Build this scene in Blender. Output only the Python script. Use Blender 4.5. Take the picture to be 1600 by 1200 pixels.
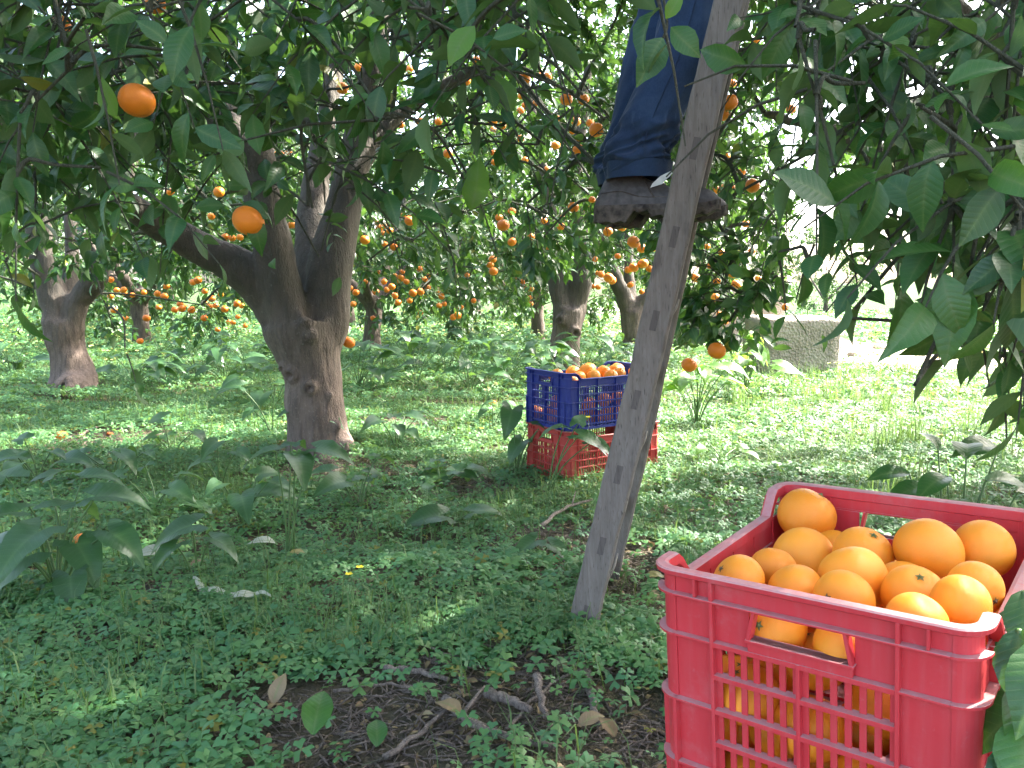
import bpy, bmesh, math, random
import numpy as np
from mathutils import Vector, Matrix, Euler
from math import sin, cos, pi, radians

for o in list(bpy.data.objects):
    bpy.data.objects.remove(o)
SC = bpy.context.scene
COL = SC.collection
rnd = random.Random(7)
rng = np.random.default_rng(7)

# ------------------------------------------------------------------ camera, light, exposure
F, HY, CAM_Z = 1270.0, 440.0, 1.0
PITCH = math.atan((600 - HY) / F)
cd = bpy.data.cameras.new('camera')
cam = bpy.data.objects.new('camera', cd)
COL.objects.link(cam)
cam.location = (0, 0, CAM_Z)
cam.rotation_euler = (pi / 2 - PITCH, 0, 0)
cd.sensor_width = 36.0
cd.lens = F / 1600 * 36.0
cd.clip_start, cd.clip_end = 0.02, 600
SC.camera = cam

SUN_AZ, SUN_EL = 62.0, 44.0          # azimuth clockwise from +Y, elevation
w = bpy.data.worlds.new('World')
SC.world = w
w.use_nodes = True
nt = w.node_tree
nt.nodes.clear()
sky = nt.nodes.new('ShaderNodeTexSky')
sky.sky_type = 'NISHITA'
sky.sun_disc = False
sky.sun_elevation = radians(SUN_EL)
sky.sun_rotation = radians(SUN_AZ)
sky.dust_density = 4.0
sky.air_density = 0.8
sky.ozone_density = 0.6
hsv = nt.nodes.new('ShaderNodeHueSaturation')
hsv.inputs['Saturation'].default_value = 0.9
bg = nt.nodes.new('ShaderNodeBackground')
bg.inputs['Strength'].default_value = 0.15
wo = nt.nodes.new('ShaderNodeOutputWorld')
nt.links.new(sky.outputs[0], hsv.inputs['Color'])
nt.links.new(hsv.outputs[0], bg.inputs[0])
nt.links.new(bg.outputs[0], wo.inputs[0])
sl = bpy.data.lights.new('sun', 'SUN')
sl.energy = 3.6
sl.angle = radians(1.5)
sl.color = (1.0, 0.95, 0.86)
so = bpy.data.objects.new('sun', sl)
COL.objects.link(so)
sd = Vector((sin(radians(SUN_AZ)) * cos(radians(SUN_EL)), cos(radians(SUN_AZ)) * cos(radians(SUN_EL)), sin(radians(SUN_EL))))
so.rotation_euler = sd.to_track_quat('Z', 'Y').to_euler()
so.location = sd * 30
SC.view_settings.view_transform = 'Standard'
SC.view_settings.look = 'None'
SC.view_settings.exposure = 3.35
SC.view_settings.gamma = 1.0
SC.view_settings.use_curve_mapping = False
SC.cycles.max_bounces = 7
SC.cycles.diffuse_bounces = 4
SC.cycles.glossy_bounces = 2
SC.cycles.transmission_bounces = 3
SC.cycles.sample_clamp_indirect = 6.0
SC.cycles.use_denoising = True

# ------------------------------------------------------------------ helpers
CP, SP = cos(PITCH), sin(PITCH)


def at(px, py, Y):
    """world point seen at photo pixel (px, py) at forward distance Y"""
    dx, dy = (px - 800) / F, (600 - py) / F
    fy, fz = CP + dy * SP, -SP + dy * CP
    return np.array([dx / fy * Y, Y, CAM_Z + fz / fy * Y])


def gnd(px, py, z=0.0):
    dx, dy = (px - 800) / F, (600 - py) / F
    fy, fz = CP + dy * SP, -SP + dy * CP
    Y = (z - CAM_Z) / (fz / fy)
    return np.array([dx / fy * Y, Y, z])


def proj(P):
    P = np.atleast_2d(P)
    X, Y, Z = P[:, 0], P[:, 1], P[:, 2] - CAM_Z
    d = Y * CP - Z * SP
    u = Y * SP + Z * CP
    ds = np.where(d > 0.05, d, 0.05)
    return 800 + F * X / ds, 600 - F * u / ds, d


def _h(ix, iy, s):
    n = np.sin(ix * 127.1 + iy * 311.7 + s * 74.7) * 43758.5453
    return n - np.floor(n)


def noise2(x, y, s=0.0):
    x = np.asarray(x, float); y = np.asarray(y, float)
    ix, iy = np.floor(x), np.floor(y)
    fx, fy = x - ix, y - iy
    fx = fx * fx * (3 - 2 * fx); fy = fy * fy * (3 - 2 * fy)
    return ((_h(ix, iy, s) * (1 - fx) + _h(ix + 1, iy, s) * fx) * (1 - fy) +
            (_h(ix, iy + 1, s) * (1 - fx) + _h(ix + 1, iy + 1, s) * fx) * fy)


def gh(x, y):
    x = np.asarray(x, float); y = np.asarray(y, float)
    return (0.05 * (noise2(x * 0.9, y * 0.9, 1) - 0.5) + 0.035 * (noise2(x * 3, y * 3, 2) - 0.5) + 0.012 * (noise2(x * 11, y * 11, 3) - 0.5))


def gz(x, y):
    return float(gh(x, y))


class Acc:
    def __init__(s):
        s.V, s.T, s.R, s.n = [], [], [], 0

    def add(s, V, Fc, rib=None):
        V = np.asarray(V, float); Fc = np.asarray(Fc, int)
        s.V.append(V)
        rb = np.zeros((len(V), 2))
        if rib is not None:
            rib = np.asarray(rib, float)
            if rib.ndim == 1: rb[:, 0] = rib
            else: rb[:] = rib
        s.R.append(rb)
        if Fc.shape[1] == 4:
            Fc = np.concatenate([Fc[:, [0, 1, 2]], Fc[:, [0, 2, 3]]])
        s.T.append(Fc + s.n)
        s.n += len(V)

    def mesh(s, name, smooth=True, ribs=False):
        me = bpy.data.meshes.new(name)
        if not s.V:
            return me
        V = np.concatenate(s.V).astype(np.float32)
        T = np.concatenate(s.T).astype(np.int32)
        me.vertices.add(len(V)); me.vertices.foreach_set('co', V.ravel())
        me.loops.add(T.size); me.loops.foreach_set('vertex_index', T.ravel())
        me.polygons.add(len(T))
        me.polygons.foreach_set('loop_start', np.arange(0, T.size, 3, dtype=np.int32))
        me.polygons.foreach_set('use_smooth', np.full(len(T), smooth))
        if ribs:
            a = me.attributes.new('rib', 'FLOAT', 'POINT')
            RR = np.concatenate(s.R).astype(np.float32)
            a.data.foreach_set('value', np.ascontiguousarray(RR[:, 0]))
            a = me.attributes.new('vein', 'FLOAT', 'POINT')
            a.data.foreach_set('value', np.ascontiguousarray(RR[:, 1]))
        me.update(calc_edges=True)
        return me

    def obj(s, name, mat, parent=None, smooth=True, ribs=False):
        me = s.mesh(name, smooth, ribs)
        me.materials.append(mat)
        return link(name, me, parent)


def link(name, me, parent=None):
    o = bpy.data.objects.new(name, me)
    COL.objects.link(o)
    if parent is not None:
        o.parent = parent
    return o


def empty(name, loc=(0, 0, 0), rot=None):
    o = bpy.data.objects.new(name, None)
    o.empty_display_size = 0.1
    COL.objects.link(o)
    o.location = [float(c) for c in loc]
    if rot is not None:
        o.rotation_euler = rot
    return o


def tag(o, label=None, cat=None, group=None, kind=None):
    if label: o['label'] = label
    if cat: o['category'] = cat
    if group: o['group'] = group
    if kind: o['kind'] = kind
    return o


def copy_tree(o, parent=None):
    c = o.copy()
    COL.objects.link(c)
    c.parent = parent
    for ch in list(o.children):
        copy_tree(ch, c)
    return c


def norm(v):
    v = np.asarray(v, float)
    return v / (np.linalg.norm(v, axis=-1, keepdims=True) + 1e-12)


def tube(acc, P, R, sides=6, cap=True, rib=None):
    P = np.asarray(P, float); R = np.broadcast_to(np.asarray(R, float), (len(P),))
    D = norm(np.gradient(P, axis=0))
    up = np.array([0.13, 0.21, 1.0]) if abs(D[0][2]) < 0.9 else np.array([1.0, 0.1, 0.05])
    rings = []
    a = np.arange(sides) / sides * 2 * pi
    s = norm(np.cross(D[0], up))
    for i in range(len(P)):
        s = norm(s - D[i] * np.dot(s, D[i]))
        t = np.cross(D[i], s)
        rings.append(P[i] + R[i] * (np.cos(a)[:, None] * s + np.sin(a)[:, None] * t))
    V = np.concatenate(rings)
    Fc = []
    for i in range(len(P) - 1):
        for k in range(sides):
            k2 = (k + 1) % sides
            Fc.append((i * sides + k, i * sides + k2, (i + 1) * sides + k2, (i + 1) * sides + k))
    Fc = np.array(Fc)
    acc_T = np.concatenate([Fc[:, [0, 1, 2]], Fc[:, [0, 2, 3]]])
    if cap:
        n = len(V)
        V = np.concatenate([V, P[:1], P[-1:]])
        c = []
        m = (len(P) - 1) * sides
        for k in range(sides):
            k2 = (k + 1) % sides
            c.append((n, k2, k)); c.append((n + 1, m + k, m + k2))
        acc_T = np.concatenate([acc_T, np.array(c)])
    acc.add(V, acc_T)


def smooth_path(pts, n=6):
    """Catmull-Rom through pts (k,d)"""
    P = np.asarray(pts, float)
    Q = np.concatenate([[2 * P[0] - P[1]], P, [2 * P[-1] - P[-2]]])
    out = []
    for i in range(len(P) - 1):
        a, b, c, d = Q[i:i + 4]
        for t in np.linspace(0, 1, n, endpoint=False):
            out.append(0.5 * ((2 * b) + (c - a) * t + (2 * a - 5 * b + 4 * c - d) * t * t + (3 * b - a - 3 * c + d) * t ** 3))
    out.append(P[-1])
    return np.array(out)


def boxa(acc, x0, x1, y0, y1, z0, z1):
    V = [(x, y, z) for x in (x0, x1) for y in (y0, y1) for z in (z0, z1)]
    Fc = [(0, 1, 3, 2), (4, 6, 7, 5), (0, 4, 5, 1), (2, 3, 7, 6), (0, 2, 6, 4), (1, 5, 7, 3)]
    acc.add(V, Fc)


# ------------------------------------------------------------------ materials
def mat(name):
    m = bpy.data.materials.new(name)
    m.use_nodes = True
    n = m.node_tree
    n.nodes.clear()
    out = n.nodes.new('ShaderNodeOutputMaterial')
    p = n.nodes.new('ShaderNodeBsdfPrincipled')
    n.links.new(p.outputs[0], out.inputs[0])
    return m, n, p, out


def ramp(n, stops, fac=None):
    r = n.nodes.new('ShaderNodeValToRGB')
    e = r.color_ramp.elements
    e[0].position, e[0].color = stops[0][0], (*stops[0][1], 1)
    e[1].position, e[1].color = stops[-1][0], (*stops[-1][1], 1)
    for s in stops[1:-1]:
        q = e.new(s[0]); q.color = (*s[1], 1)
    if fac is not None: n.links.new(fac, r.inputs[0])
    return r


def tex(n, kind, scale, coord='Object', stretch=None, **kw):
    tc = n.nodes.new('ShaderNodeTexCoord')
    t = n.nodes.new(kind)
    t.inputs['Scale'].default_value = scale
    for k, v in kw.items():
        t.inputs[k].default_value = v
    if stretch:
        mp = n.nodes.new('ShaderNodeMapping')
        mp.inputs['Scale'].default_value = stretch
        n.links.new(tc.outputs[coord], mp.inputs[0])
        n.links.new(mp.outputs[0], t.inputs['Vector'])
    else:
        n.links.new(tc.outputs[coord], t.inputs['Vector'])
    return t


def math_n(n, op, a, b=None, clamp=False):
    m = n.nodes.new('ShaderNodeMath')
    m.operation = op
    m.use_clamp = clamp
    for i, v in enumerate((a, b)):
        if v is None: continue
        if isinstance(v, (int, float)): m.inputs[i].default_value = v
        else: n.links.new(v, m.inputs[i])
    return m.outputs[0]


def mixc(n, fac, a, b, blend='MIX'):
    m = n.nodes.new('ShaderNodeMix')
    m.data_type = 'RGBA'
    m.blend_type = blend
    for sock, v in ((m.inputs['Factor'], fac), (m.inputs['A'], a), (m.inputs['B'], b)):
        if isinstance(v, (int, float)): sock.default_value = v
        elif isinstance(v, tuple): sock.default_value = (*v, 1)
        else: n.links.new(v, sock)
    return m.outputs['Result']


def bump(n, p, h, strength=0.3, dist=0.01):
    b = n.nodes.new('ShaderNodeBump')
    b.inputs['Strength'].default_value = strength
    b.inputs['Distance'].default_value = dist
    n.links.new(h, b.inputs['Height'])
    n.links.new(b.outputs[0], p.inputs['Normal'])


def leaf_mat(name, cols, rough=0.38, trans=0.3, tcol=(0.12, 0.25, 0.02), back=(0.10, 0.16, 0.07), spec=0.5, yellow=0.0, ribc=(0.16, 0.24, 0.08)):
    m, n, p, out = mat(name)
    g = n.nodes.new('ShaderNodeNewGeometry')
    oi = n.nodes.new('ShaderNodeObjectInfo')
    r = math_n(n, 'FRACT', math_n(n, 'ADD', g.outputs['Random Per Island'], oi.outputs['Random']))
    k = len(cols)
    rp = ramp(n, [(i / (k - 1), c) for i, c in enumerate(cols)], r)
    col = rp.outputs[0]
    if yellow > 0:
        r2 = math_n(n, 'FRACT', math_n(n, 'MULTIPLY', r, 37.7))
        col = mixc(n, math_n(n, 'LESS_THAN', r2, yellow), col, (0.22, 0.21, 0.03))
    at_ = n.nodes.new('ShaderNodeAttribute')
    at_.attribute_name = 'rib'
    rib = math_n(n, 'POWER', at_.outputs['Fac'], 7.0)
    col = mixc(n, math_n(n, 'MULTIPLY', rib, 0.55), col, ribc)
    ns = tex(n, 'ShaderNodeTexNoise', 60.0, Detail=2.0)
    av = n.nodes.new('ShaderNodeAttribute')
    av.attribute_name = 'vein'
    vs = math_n(n, 'ABSOLUTE', math_n(n, 'SINE', math_n(n, 'MULTIPLY', av.outputs['Fac'], 34.0)))
    has = math_n(n, 'GREATER_THAN', math_n(n, 'ABSOLUTE', av.outputs['Fac']), 0.0001)
    vl = math_n(n, 'MULTIPLY', math_n(n, 'LESS_THAN', vs, 0.13), has)
    puff = math_n(n, 'MULTIPLY', vs, has)
    col = mixc(n, math_n(n, 'MULTIPLY', vl, 0.28), col, ribc)
    col = mixc(n, math_n(n, 'MULTIPLY', ns.outputs['Fac'], 0.35), col, (0.02, 0.04, 0.01), 'MULTIPLY')
    colb = mixc(n, 0.55, col, back)
    colm = mixc(n, g.outputs['Backfacing'], col, colb)
    n.links.new(colm, p.inputs['Base Color'])
    rr = math_n(n, 'ADD', math_n(n, 'MULTIPLY', g.outputs['Backfacing'], 0.3), rough)
    n.links.new(rr, p.inputs['Roughness'])
    p.inputs['Specular IOR Level'].default_value = spec
    bump(n, p, math_n(n, 'ADD', math_n(n, 'MULTIPLY', ns.outputs['Fac'], .5), math_n(n, 'MULTIPLY', puff, 0.5)), 0.16, 0.004)
    t = n.nodes.new('ShaderNodeBsdfTranslucent')
    n.links.new(mixc(n, 0.6, colm, tcol), t.inputs['Color'])
    mx = n.nodes.new('ShaderNodeMixShader')
    mx.inputs[0].default_value = trans
    n.links.new(p.outputs[0], mx.inputs[1])
    n.links.new(t.outputs[0], mx.inputs[2])
    n.links.new(mx.outputs[0], out.inputs[0])
    return m


M = {}
M['citrus'] = leaf_mat('citrus_leaf', [(0.018, 0.080, 0.022), (0.034, 0.125, 0.024), (0.020, 0.095, 0.034), (0.060, 0.180, 0.028), (0.024, 0.108, 0.034)], rough=0.37, trans=0.3, yellow=0.012)
M['citrus_far'] = leaf_mat('citrus_leaf_far', [(0.026, 0.082, 0.022), (0.044, 0.125, 0.028), (0.068, 0.160, 0.038), (0.032, 0.10, 0.030)], rough=0.4, trans=0.25, yellow=0.03)
M['clover'] = leaf_mat('clover_leaf', [(0.074, 0.220, 0.064), (0.105, 0.275, 0.084), (0.074, 0.235, 0.105), (0.160, 0.32, 0.092)], rough=0.55, trans=0.35, tcol=(0.25, 0.42, 0.06), back=(0.12, 0.2, 0.1), yellow=0.02)
M['grass'] = leaf_mat('grass_blade', [(0.07, 0.16, 0.03), (0.11, 0.22, 0.05), (0.16, 0.22, 0.07), (0.08, 0.18, 0.05)], rough=0.5, trans=0.3, tcol=(0.25, 0.4, 0.08))
M['arum'] = leaf_mat('arum_leaf', [(0.035, 0.100, 0.038), (0.055, 0.140, 0.045), (0.040, 0.115, 0.050)], rough=0.35, trans=0.28, tcol=(0.2, 0.4, 0.04), ribc=(0.13, 0.24, 0.09))
M['lush'] = leaf_mat('lush_leaf', [(0.07, 0.17, 0.03), (0.11, 0.24, 0.04), (0.085, 0.2, 0.04)], rough=0.35, trans=0.4, tcol=(0.35, 0.6, 0.05))
M['dry'] = leaf_mat('dry_leaf', [(0.20, 0.13, 0.07), (0.30, 0.22, 0.12), (0.14, 0.09, 0.055), (0.36, 0.28, 0.17)], rough=0.7, trans=0.1, tcol=(0.3, 0.2, 0.08), back=(0.25, 0.19, 0.12), spec=0.2)
M['pale'] = leaf_mat('pale_leaf', [(0.42, 0.46, 0.36), (0.48, 0.5, 0.38)], rough=0.5, trans=0.15, tcol=(0.4, 0.4, 0.2), back=(0.4, 0.4, 0.3))


def bark_mat(name, lo, hi, moss=(0.055, 0.062, 0.035), mossz=(0.5, 1.3), scale=1.0):
    m, n, p, out = mat(name)
    a = tex(n, 'ShaderNodeTexNoise', 5.0 * scale, Detail=8.0, Roughness=0.65)
    b = tex(n, 'ShaderNodeTexNoise', 34.0 * scale, stretch=(1, 1, 0.22), Detail=6.0, Roughness=0.6)
    c = tex(n, 'ShaderNodeTexNoise', 160.0 * scale, stretch=(1, 1, 0.4), Detail=4.0)
    v = tex(n, 'ShaderNodeTexVoronoi', 16.0 * scale, stretch=(1, 1, 2.2))
    col = ramp(n, [(0.3, lo), (0.7, hi)], a.outputs['Fac']).outputs[0]
    col = mixc(n, ramp(n, [(0.4, (0, 0, 0)), (0.66, (.8, .8, .8))], b.outputs['Fac']).outputs[0], col, tuple(x * 0.5 for x in lo))
    spk = ramp(n, [(0.60, (0, 0, 0)), (0.68, (.6, .6, .6))], c.outputs['Fac']).outputs[0]
    col = mixc(n, spk, col, tuple(x * 1.3 for x in hi))
    g = n.nodes.new('ShaderNodeNewGeometry')
    sx = n.nodes.new('ShaderNodeSeparateXYZ')
    n.links.new(g.outputs['Position'], sx.inputs[0])
    mr = n.nodes.new('ShaderNodeMapRange')
    mr.inputs['From Min'].default_value = mossz[0]; mr.inputs['From Max'].default_value = mossz[1]
    n.links.new(sx.outputs['Z'], mr.inputs['Value'])
    mf = math_n(n, 'MULTIPLY', mr.outputs[0], math_n(n, 'ADD', a.outputs['Fac'], 0.25), True)
    col = mixc(n, mf, col, moss)
    # pale lichen specks
    l = tex(n, 'ShaderNodeTexNoise', 45.0 * scale, Detail=3.0)
    lf = ramp(n, [(0.66, (0, 0, 0)), (0.74, (1, 1, 1))], l.outputs['Fac']).outputs[0]
    col = mixc(n, math_n(n, 'MULTIPLY', lf, 0.35), col, (0.26, 0.25, 0.21))
    n.links.new(col, p.inputs['Base Color'])
    p.inputs['Roughness'].default_value = 0.85
    h = math_n(n, 'ADD', math_n(n, 'MULTIPLY', b.outputs['Fac'], 1.0), math_n(n, 'MULTIPLY', c.outputs['Fac'], 0.4))
    bump(n, p, h, 1.0, 0.02)
    return m


M['bark'] = bark_mat('bark', (0.155, 0.112, 0.088), (0.235, 0.172, 0.138), moss=(0.048, 0.048, 0.036), mossz=(0.35, 0.95))
M['bark_far'] = bark_mat('bark_far', (0.12, 0.09, 0.07), (0.19, 0.145, 0.115), moss=(0.06, 0.058, 0.04), mossz=(0.6, 2.0))
M['twig'] = bark_mat('twig_bark', (0.07, 0.064, 0.048), (0.13, 0.12, 0.095), moss=(0.05, 0.075, 0.032), mossz=(-5, 8), scale=3)
M['deadwood'] = bark_mat('dead_wood', (0.22, 0.165, 0.13), (0.42, 0.35, 0.29), moss=(0.35, 0.3, 0.25), mossz=(-1, 9), scale=4)
M['stick'] = bark_mat('stick_bark', (0.20, 0.15, 0.12), (0.42, 0.35, 0.29), moss=(0.25, 0.2, 0.15), mossz=(-1, 9), scale=4)


def plain(name, col, rough=0.6, spec=0.4, noise=0.15, scale=30.0, bumpy=0.0, col2=None):
    m, n, p, out = mat(name)
    t = tex(n, 'ShaderNodeTexNoise', scale, Detail=5.0)
    c2 = col2 or tuple(x * (1 - noise * 2) for x in col)
    n.links.new(ramp(n, [(0.3, c2), (0.7, col)], t.outputs['Fac']).outputs[0], p.inputs['Base Color'])
    p.inputs['Roughness'].default_value = rough
    p.inputs['Specular IOR Level'].default_value = spec
    if bumpy: bump(n, p, t.outputs['Fac'], bumpy, 0.01)
    return m


M['stem'] = plain('green_stem', (0.09, 0.17, 0.05), 0.45)
M['stem_dark'] = plain('dark_stem', (0.05, 0.10, 0.035), 0.45)


def soil_mat():
    m, n, p, out = mat('soil')
    a = tex(n, 'ShaderNodeTexNoise', 1.1, Detail=6.0, Roughness=0.6)
    b = tex(n, 'ShaderNodeTexNoise', 30.0, Detail=8.0, Roughness=0.7)
    v = tex(n, 'ShaderNodeTexVoronoi', 45.0)
    v2 = tex(n, 'ShaderNodeTexVoronoi', 110.0)
    dirt = ramp(n, [(0.3, (0.06, 0.044, 0.036)), (0.5, (0.11, 0.083, 0.068)), (0.72, (0.20, 0.155, 0.13))], b.outputs['Fac']).outputs[0]
    dirt = mixc(n, 0.35, dirt, mixc(n, v.outputs['Color'], (0.04, 0.03, 0.02), (0.2, 0.15, 0.10)))
    green = ramp(n, [(0.3, (0.025, 0.055, 0.015)), (0.7, (0.06, 0.13, 0.03))], b.outputs['Fac']).outputs[0]
    g = n.nodes.new('ShaderNodeNewGeometry')
    sx = n.nodes.new('ShaderNodeSeparateXYZ')
    n.links.new(g.outputs['Position'], sx.inputs[0])
    mr = n.nodes.new('ShaderNodeMapRange')
    mr.inputs['From Min'].default_value = 4.0; mr.inputs['From Max'].default_value = 14.0
    n.links.new(sx.outputs['Y'], mr.inputs['Value'])
    gf = math_n(n, 'ADD', math_n(n, 'MULTIPLY', mr.outputs[0], 0.75), math_n(n, 'MULTIPLY', a.outputs['Fac'], 0.4), True)
    n.links.new(mixc(n, gf, dirt, green), p.inputs['Base Color'])
    p.inputs['Roughness'].default_value = 0.95
    p.inputs['Specular IOR Level'].default_value = 0.15
    h = math_n(n, 'ADD', b.outputs['Fac'], math_n(n, 'MULTIPLY', v.outputs['Distance'], 0.6))
    h = math_n(n, 'ADD', h, math_n(n, 'MULTIPLY', v2.outputs['Distance'], 0.3))
    bump(n, p, h, 0.9, 0.02)
    return m


M['soil'] = soil_mat()
M['gravel'] = plain('pale_gravel', (0.46, 0.40, 0.33), 0.9, 0.2, 0.2, 14.0, 0.8, (0.27, 0.22, 0.17))


def concrete_mat():
    m, n, p, out = mat('old_concrete')
    a = tex(n, 'ShaderNodeTexNoise', 3.5, Detail=7.0, Roughness=0.6)
    b = tex(n, 'ShaderNodeTexVoronoi', 32.0)
    c = tex(n, 'ShaderNodeTexNoise', 60.0, Detail=5.0)
    col = ramp(n, [(0.3, (0.22, 0.185, 0.14)), (0.7, (0.40, 0.35, 0.28))], a.outputs['Fac']).outputs[0]
    col = mixc(n, ramp(n, [(0.05, (1, 1, 1)), (0.22, (0, 0, 0))], b.outputs['Distance']).outputs[0], col, (0.5, 0.46, 0.4))
    col = mixc(n, ramp(n, [(0.6, (0, 0, 0)), (0.7, (1, 1, 1))], c.outputs['Fac']).outputs[0], col, (0.1, 0.08, 0.06))
    n.links.new(col, p.inputs['Base Color'])
    p.inputs['Roughness'].default_value = 0.95
    bump(n, p, math_n(n, 'ADD', c.outputs['Fac'], b.outputs['Distance']), 0.8, 0.02)
    return m


M['concrete'] = concrete_mat()


def wood_mat(name, c1, c2, c3, along=(9, 9, 0.5)):
    m, n, p, out = mat(name)
    a = tex(n, 'ShaderNodeTexNoise', 9.0, stretch=along, Detail=9.0, Roughness=0.7, Distortion=0.4)
    b = tex(n, 'ShaderNodeTexNoise', 3.5, Detail=5.0)
    c = tex(n, 'ShaderNodeTexNoise', 60.0, stretch=(6, 6, 0.25), Detail=5.0)
    k = tex(n, 'ShaderNodeTexNoise', 14.0, stretch=(1.5, 1.5, 0.6), Detail=4.0)
    col = ramp(n, [(0.25, c1), (0.5, c2), (0.75, c3)], a.outputs['Fac']).outputs[0]
    col = mixc(n, math_n(n, 'MULTIPLY', b.outputs['Fac'], 0.55), col, c2)
    crack = ramp(n, [(0.30, (1, 1, 1)), (0.40, (0, 0, 0))], c.outputs['Fac']).outputs[0]
    col = mixc(n, math_n(n, 'MULTIPLY', crack, 0.6), col, tuple(x * 0.35 for x in c1))
    stain = ramp(n, [(0.58, (0, 0, 0)), (0.72, (1, 1, 1))], k.outputs['Fac']).outputs[0]
    col = mixc(n, math_n(n, 'MULTIPLY', stain, 0.5), col, tuple(x * 0.6 for x in c1))
    n.links.new(col, p.inputs['Base Color'])
    p.inputs['Roughness'].default_value = 0.85
    p.inputs['Specular IOR Level'].default_value = 0.25
    bump(n, p, math_n(n, 'SUBTRACT', a.outputs['Fac'], math_n(n, 'MULTIPLY', crack, 0.5)), 0.5, 0.004)
    return m


M['wood'] = wood_mat('weathered_wood', (0.115, 0.096, 0.082), (0.20, 0.170, 0.148), (0.30, 0.262, 0.23))
M['wood_dark'] = wood_mat('rung_end_wood', (0.08, 0.065, 0.058), (0.13, 0.11, 0.098), (0.19, 0.16, 0.145))
M['wood_pale'] = wood_mat('split_wood', (0.26, 0.22, 0.18), (0.36, 0.31, 0.26), (0.45, 0.4, 0.34))


def plastic_mat(name, col, dust=(0.42, 0.34, 0.32), amt=0.75, rough=0.45, fade=(0.6, 0.1, 0.11)):
    m, n, p, out = mat(name)
    g = n.nodes.new('ShaderNodeNewGeometry')
    sx = n.nodes.new('ShaderNodeSeparateXYZ')
    n.links.new(g.outputs['True Normal'], sx.inputs[0])
    a = tex(n, 'ShaderNodeTexNoise', 16.0, Detail=8.0, Roughness=0.7)
    b = tex(n, 'ShaderNodeTexNoise', 90.0, Detail=6.0, Roughness=0.7)
    s = tex(n, 'ShaderNodeTexNoise', 140.0, stretch=(1, 1, 0.08), Detail=4.0)
    c = mixc(n, math_n(n, 'MULTIPLY', a.outputs['Fac'], 0.35), col, fade)
    up = math_n(n, 'MULTIPLY', math_n(n, 'GREATER_THAN', sx.outputs['Z'], 0.55), math_n(n, 'MULTIPLY', math_n(n, 'ADD', b.outputs['Fac'], math_n(n, 'MULTIPLY', a.outputs['Fac'], 0.6)), amt), True)
    scuff = ramp(n, [(0.60, (0, 0, 0)), (0.78, (1, 1, 1))], b.outputs['Fac']).outputs[0]
    side = math_n(n, 'ADD', math_n(n, 'MULTIPLY', scuff, 0.22), math_n(n, 'MULTIPLY', math_n(n, 'POWER', s.outputs['Fac'], 3.0), 0.22))
    lg = tex(n, 'ShaderNodeTexNoise', 7.0, Detail=9.0, Roughness=0.75)
    pat = ramp(n, [(0.52, (0, 0, 0)), (0.70, (1, 1, 1))], lg.outputs['Fac']).outputs[0]
    side = math_n(n, 'ADD', side, math_n(n, 'MULTIPLY', pat, math_n(n, 'MULTIPLY', b.outputs['Fac'], 0.45)))
    f = math_n(n, 'ADD', up, side, True)
    c = mixc(n, f, c, dust)
    n.links.new(c, p.inputs['Base Color'])
    n.links.new(math_n(n, 'ADD', math_n(n, 'MULTIPLY', f, 0.3), rough), p.inputs['Roughness'])
    p.inputs['Specular IOR Level'].default_value = 0.4
    p.inputs['Subsurface Weight'].default_value = 0.06
    p.inputs['Subsurface Radius'].default_value = (0.01, 0.002, 0.002)
    bump(n, p, b.outputs['Fac'], 0.12, 0.003)
    return m


M['red_plastic'] = plastic_mat('red_plastic', (0.50, 0.024, 0.034), dust=(0.40, 0.30, 0.29), fade=(0.6, 0.08, 0.09))
M['red_plastic_old'] = plastic_mat('old_red_plastic', (0.42, 0.035, 0.025), dust=(0.40, 0.25, 0.22), amt=0.5)
M['blue_plastic'] = plastic_mat('blue_plastic', (0.010, 0.020, 0.19), dust=(0.14, 0.17, 0.36), amt=0.6, fade=(0.03, 0.05, 0.24))


def orange_mat(name, c1, c2, c3):
    m, n, p, out = mat(name)
    oi = n.nodes.new('ShaderNodeObjectInfo')
    base = ramp(n, [(0.0, c1), (0.5, c2), (1.0, c3)], oi.outputs['Random']).outputs[0]
    a = tex(n, 'ShaderNodeTexNoise', 18.0, Detail=4.0)
    v = tex(n, 'ShaderNodeTexVoronoi', 420.0)
    b = tex(n, 'ShaderNodeTexNoise', 70.0, Detail=5.0)
    col = mixc(n, math_n(n, 'MULTIPLY', a.outputs['Fac'], 0.5), base, (0.90, 0.36, 0.025))
    sp = ramp(n, [(0.66, (0, 0, 0)), (0.74, (1, 1, 1))], b.outputs['Fac']).outputs[0]
    col = mixc(n, math_n(n, 'MULTIPLY', sp, 0.45), col, (0.35, 0.13, 0.03))
    n.links.new(col, p.inputs['Base Color'])
    p.inputs['Roughness'].default_value = 0.42
    p.inputs['Specular IOR Level'].default_value = 0.45
    p.inputs['Subsurface Weight'].default_value = 0.15
    p.inputs['Subsurface Radius'].default_value = (0.012, 0.005, 0.001)
    bump(n, p, math_n(n, 'ADD', v.outputs['Distance'], math_n(n, 'MULTIPLY', a.outputs['Fac'], 1.2)), 0.28, 0.0022)
    return m


M['orange'] = orange_mat('orange_peel', (0.82, 0.24, 0.012), (0.88, 0.29, 0.016), (0.90, 0.33, 0.022))
M['orange_tree'] = orange_mat('orange_peel_hanging', (0.72, 0.14, 0.006), (0.78, 0.18, 0.008), (0.82, 0.22, 0.010))
M['calyx'] = plain('calyx', (0.14, 0.16, 0.05), 0.8)
M['calyx_dry'] = plain('calyx_dry', (0.16, 0.10, 0.05), 0.8)


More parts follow.
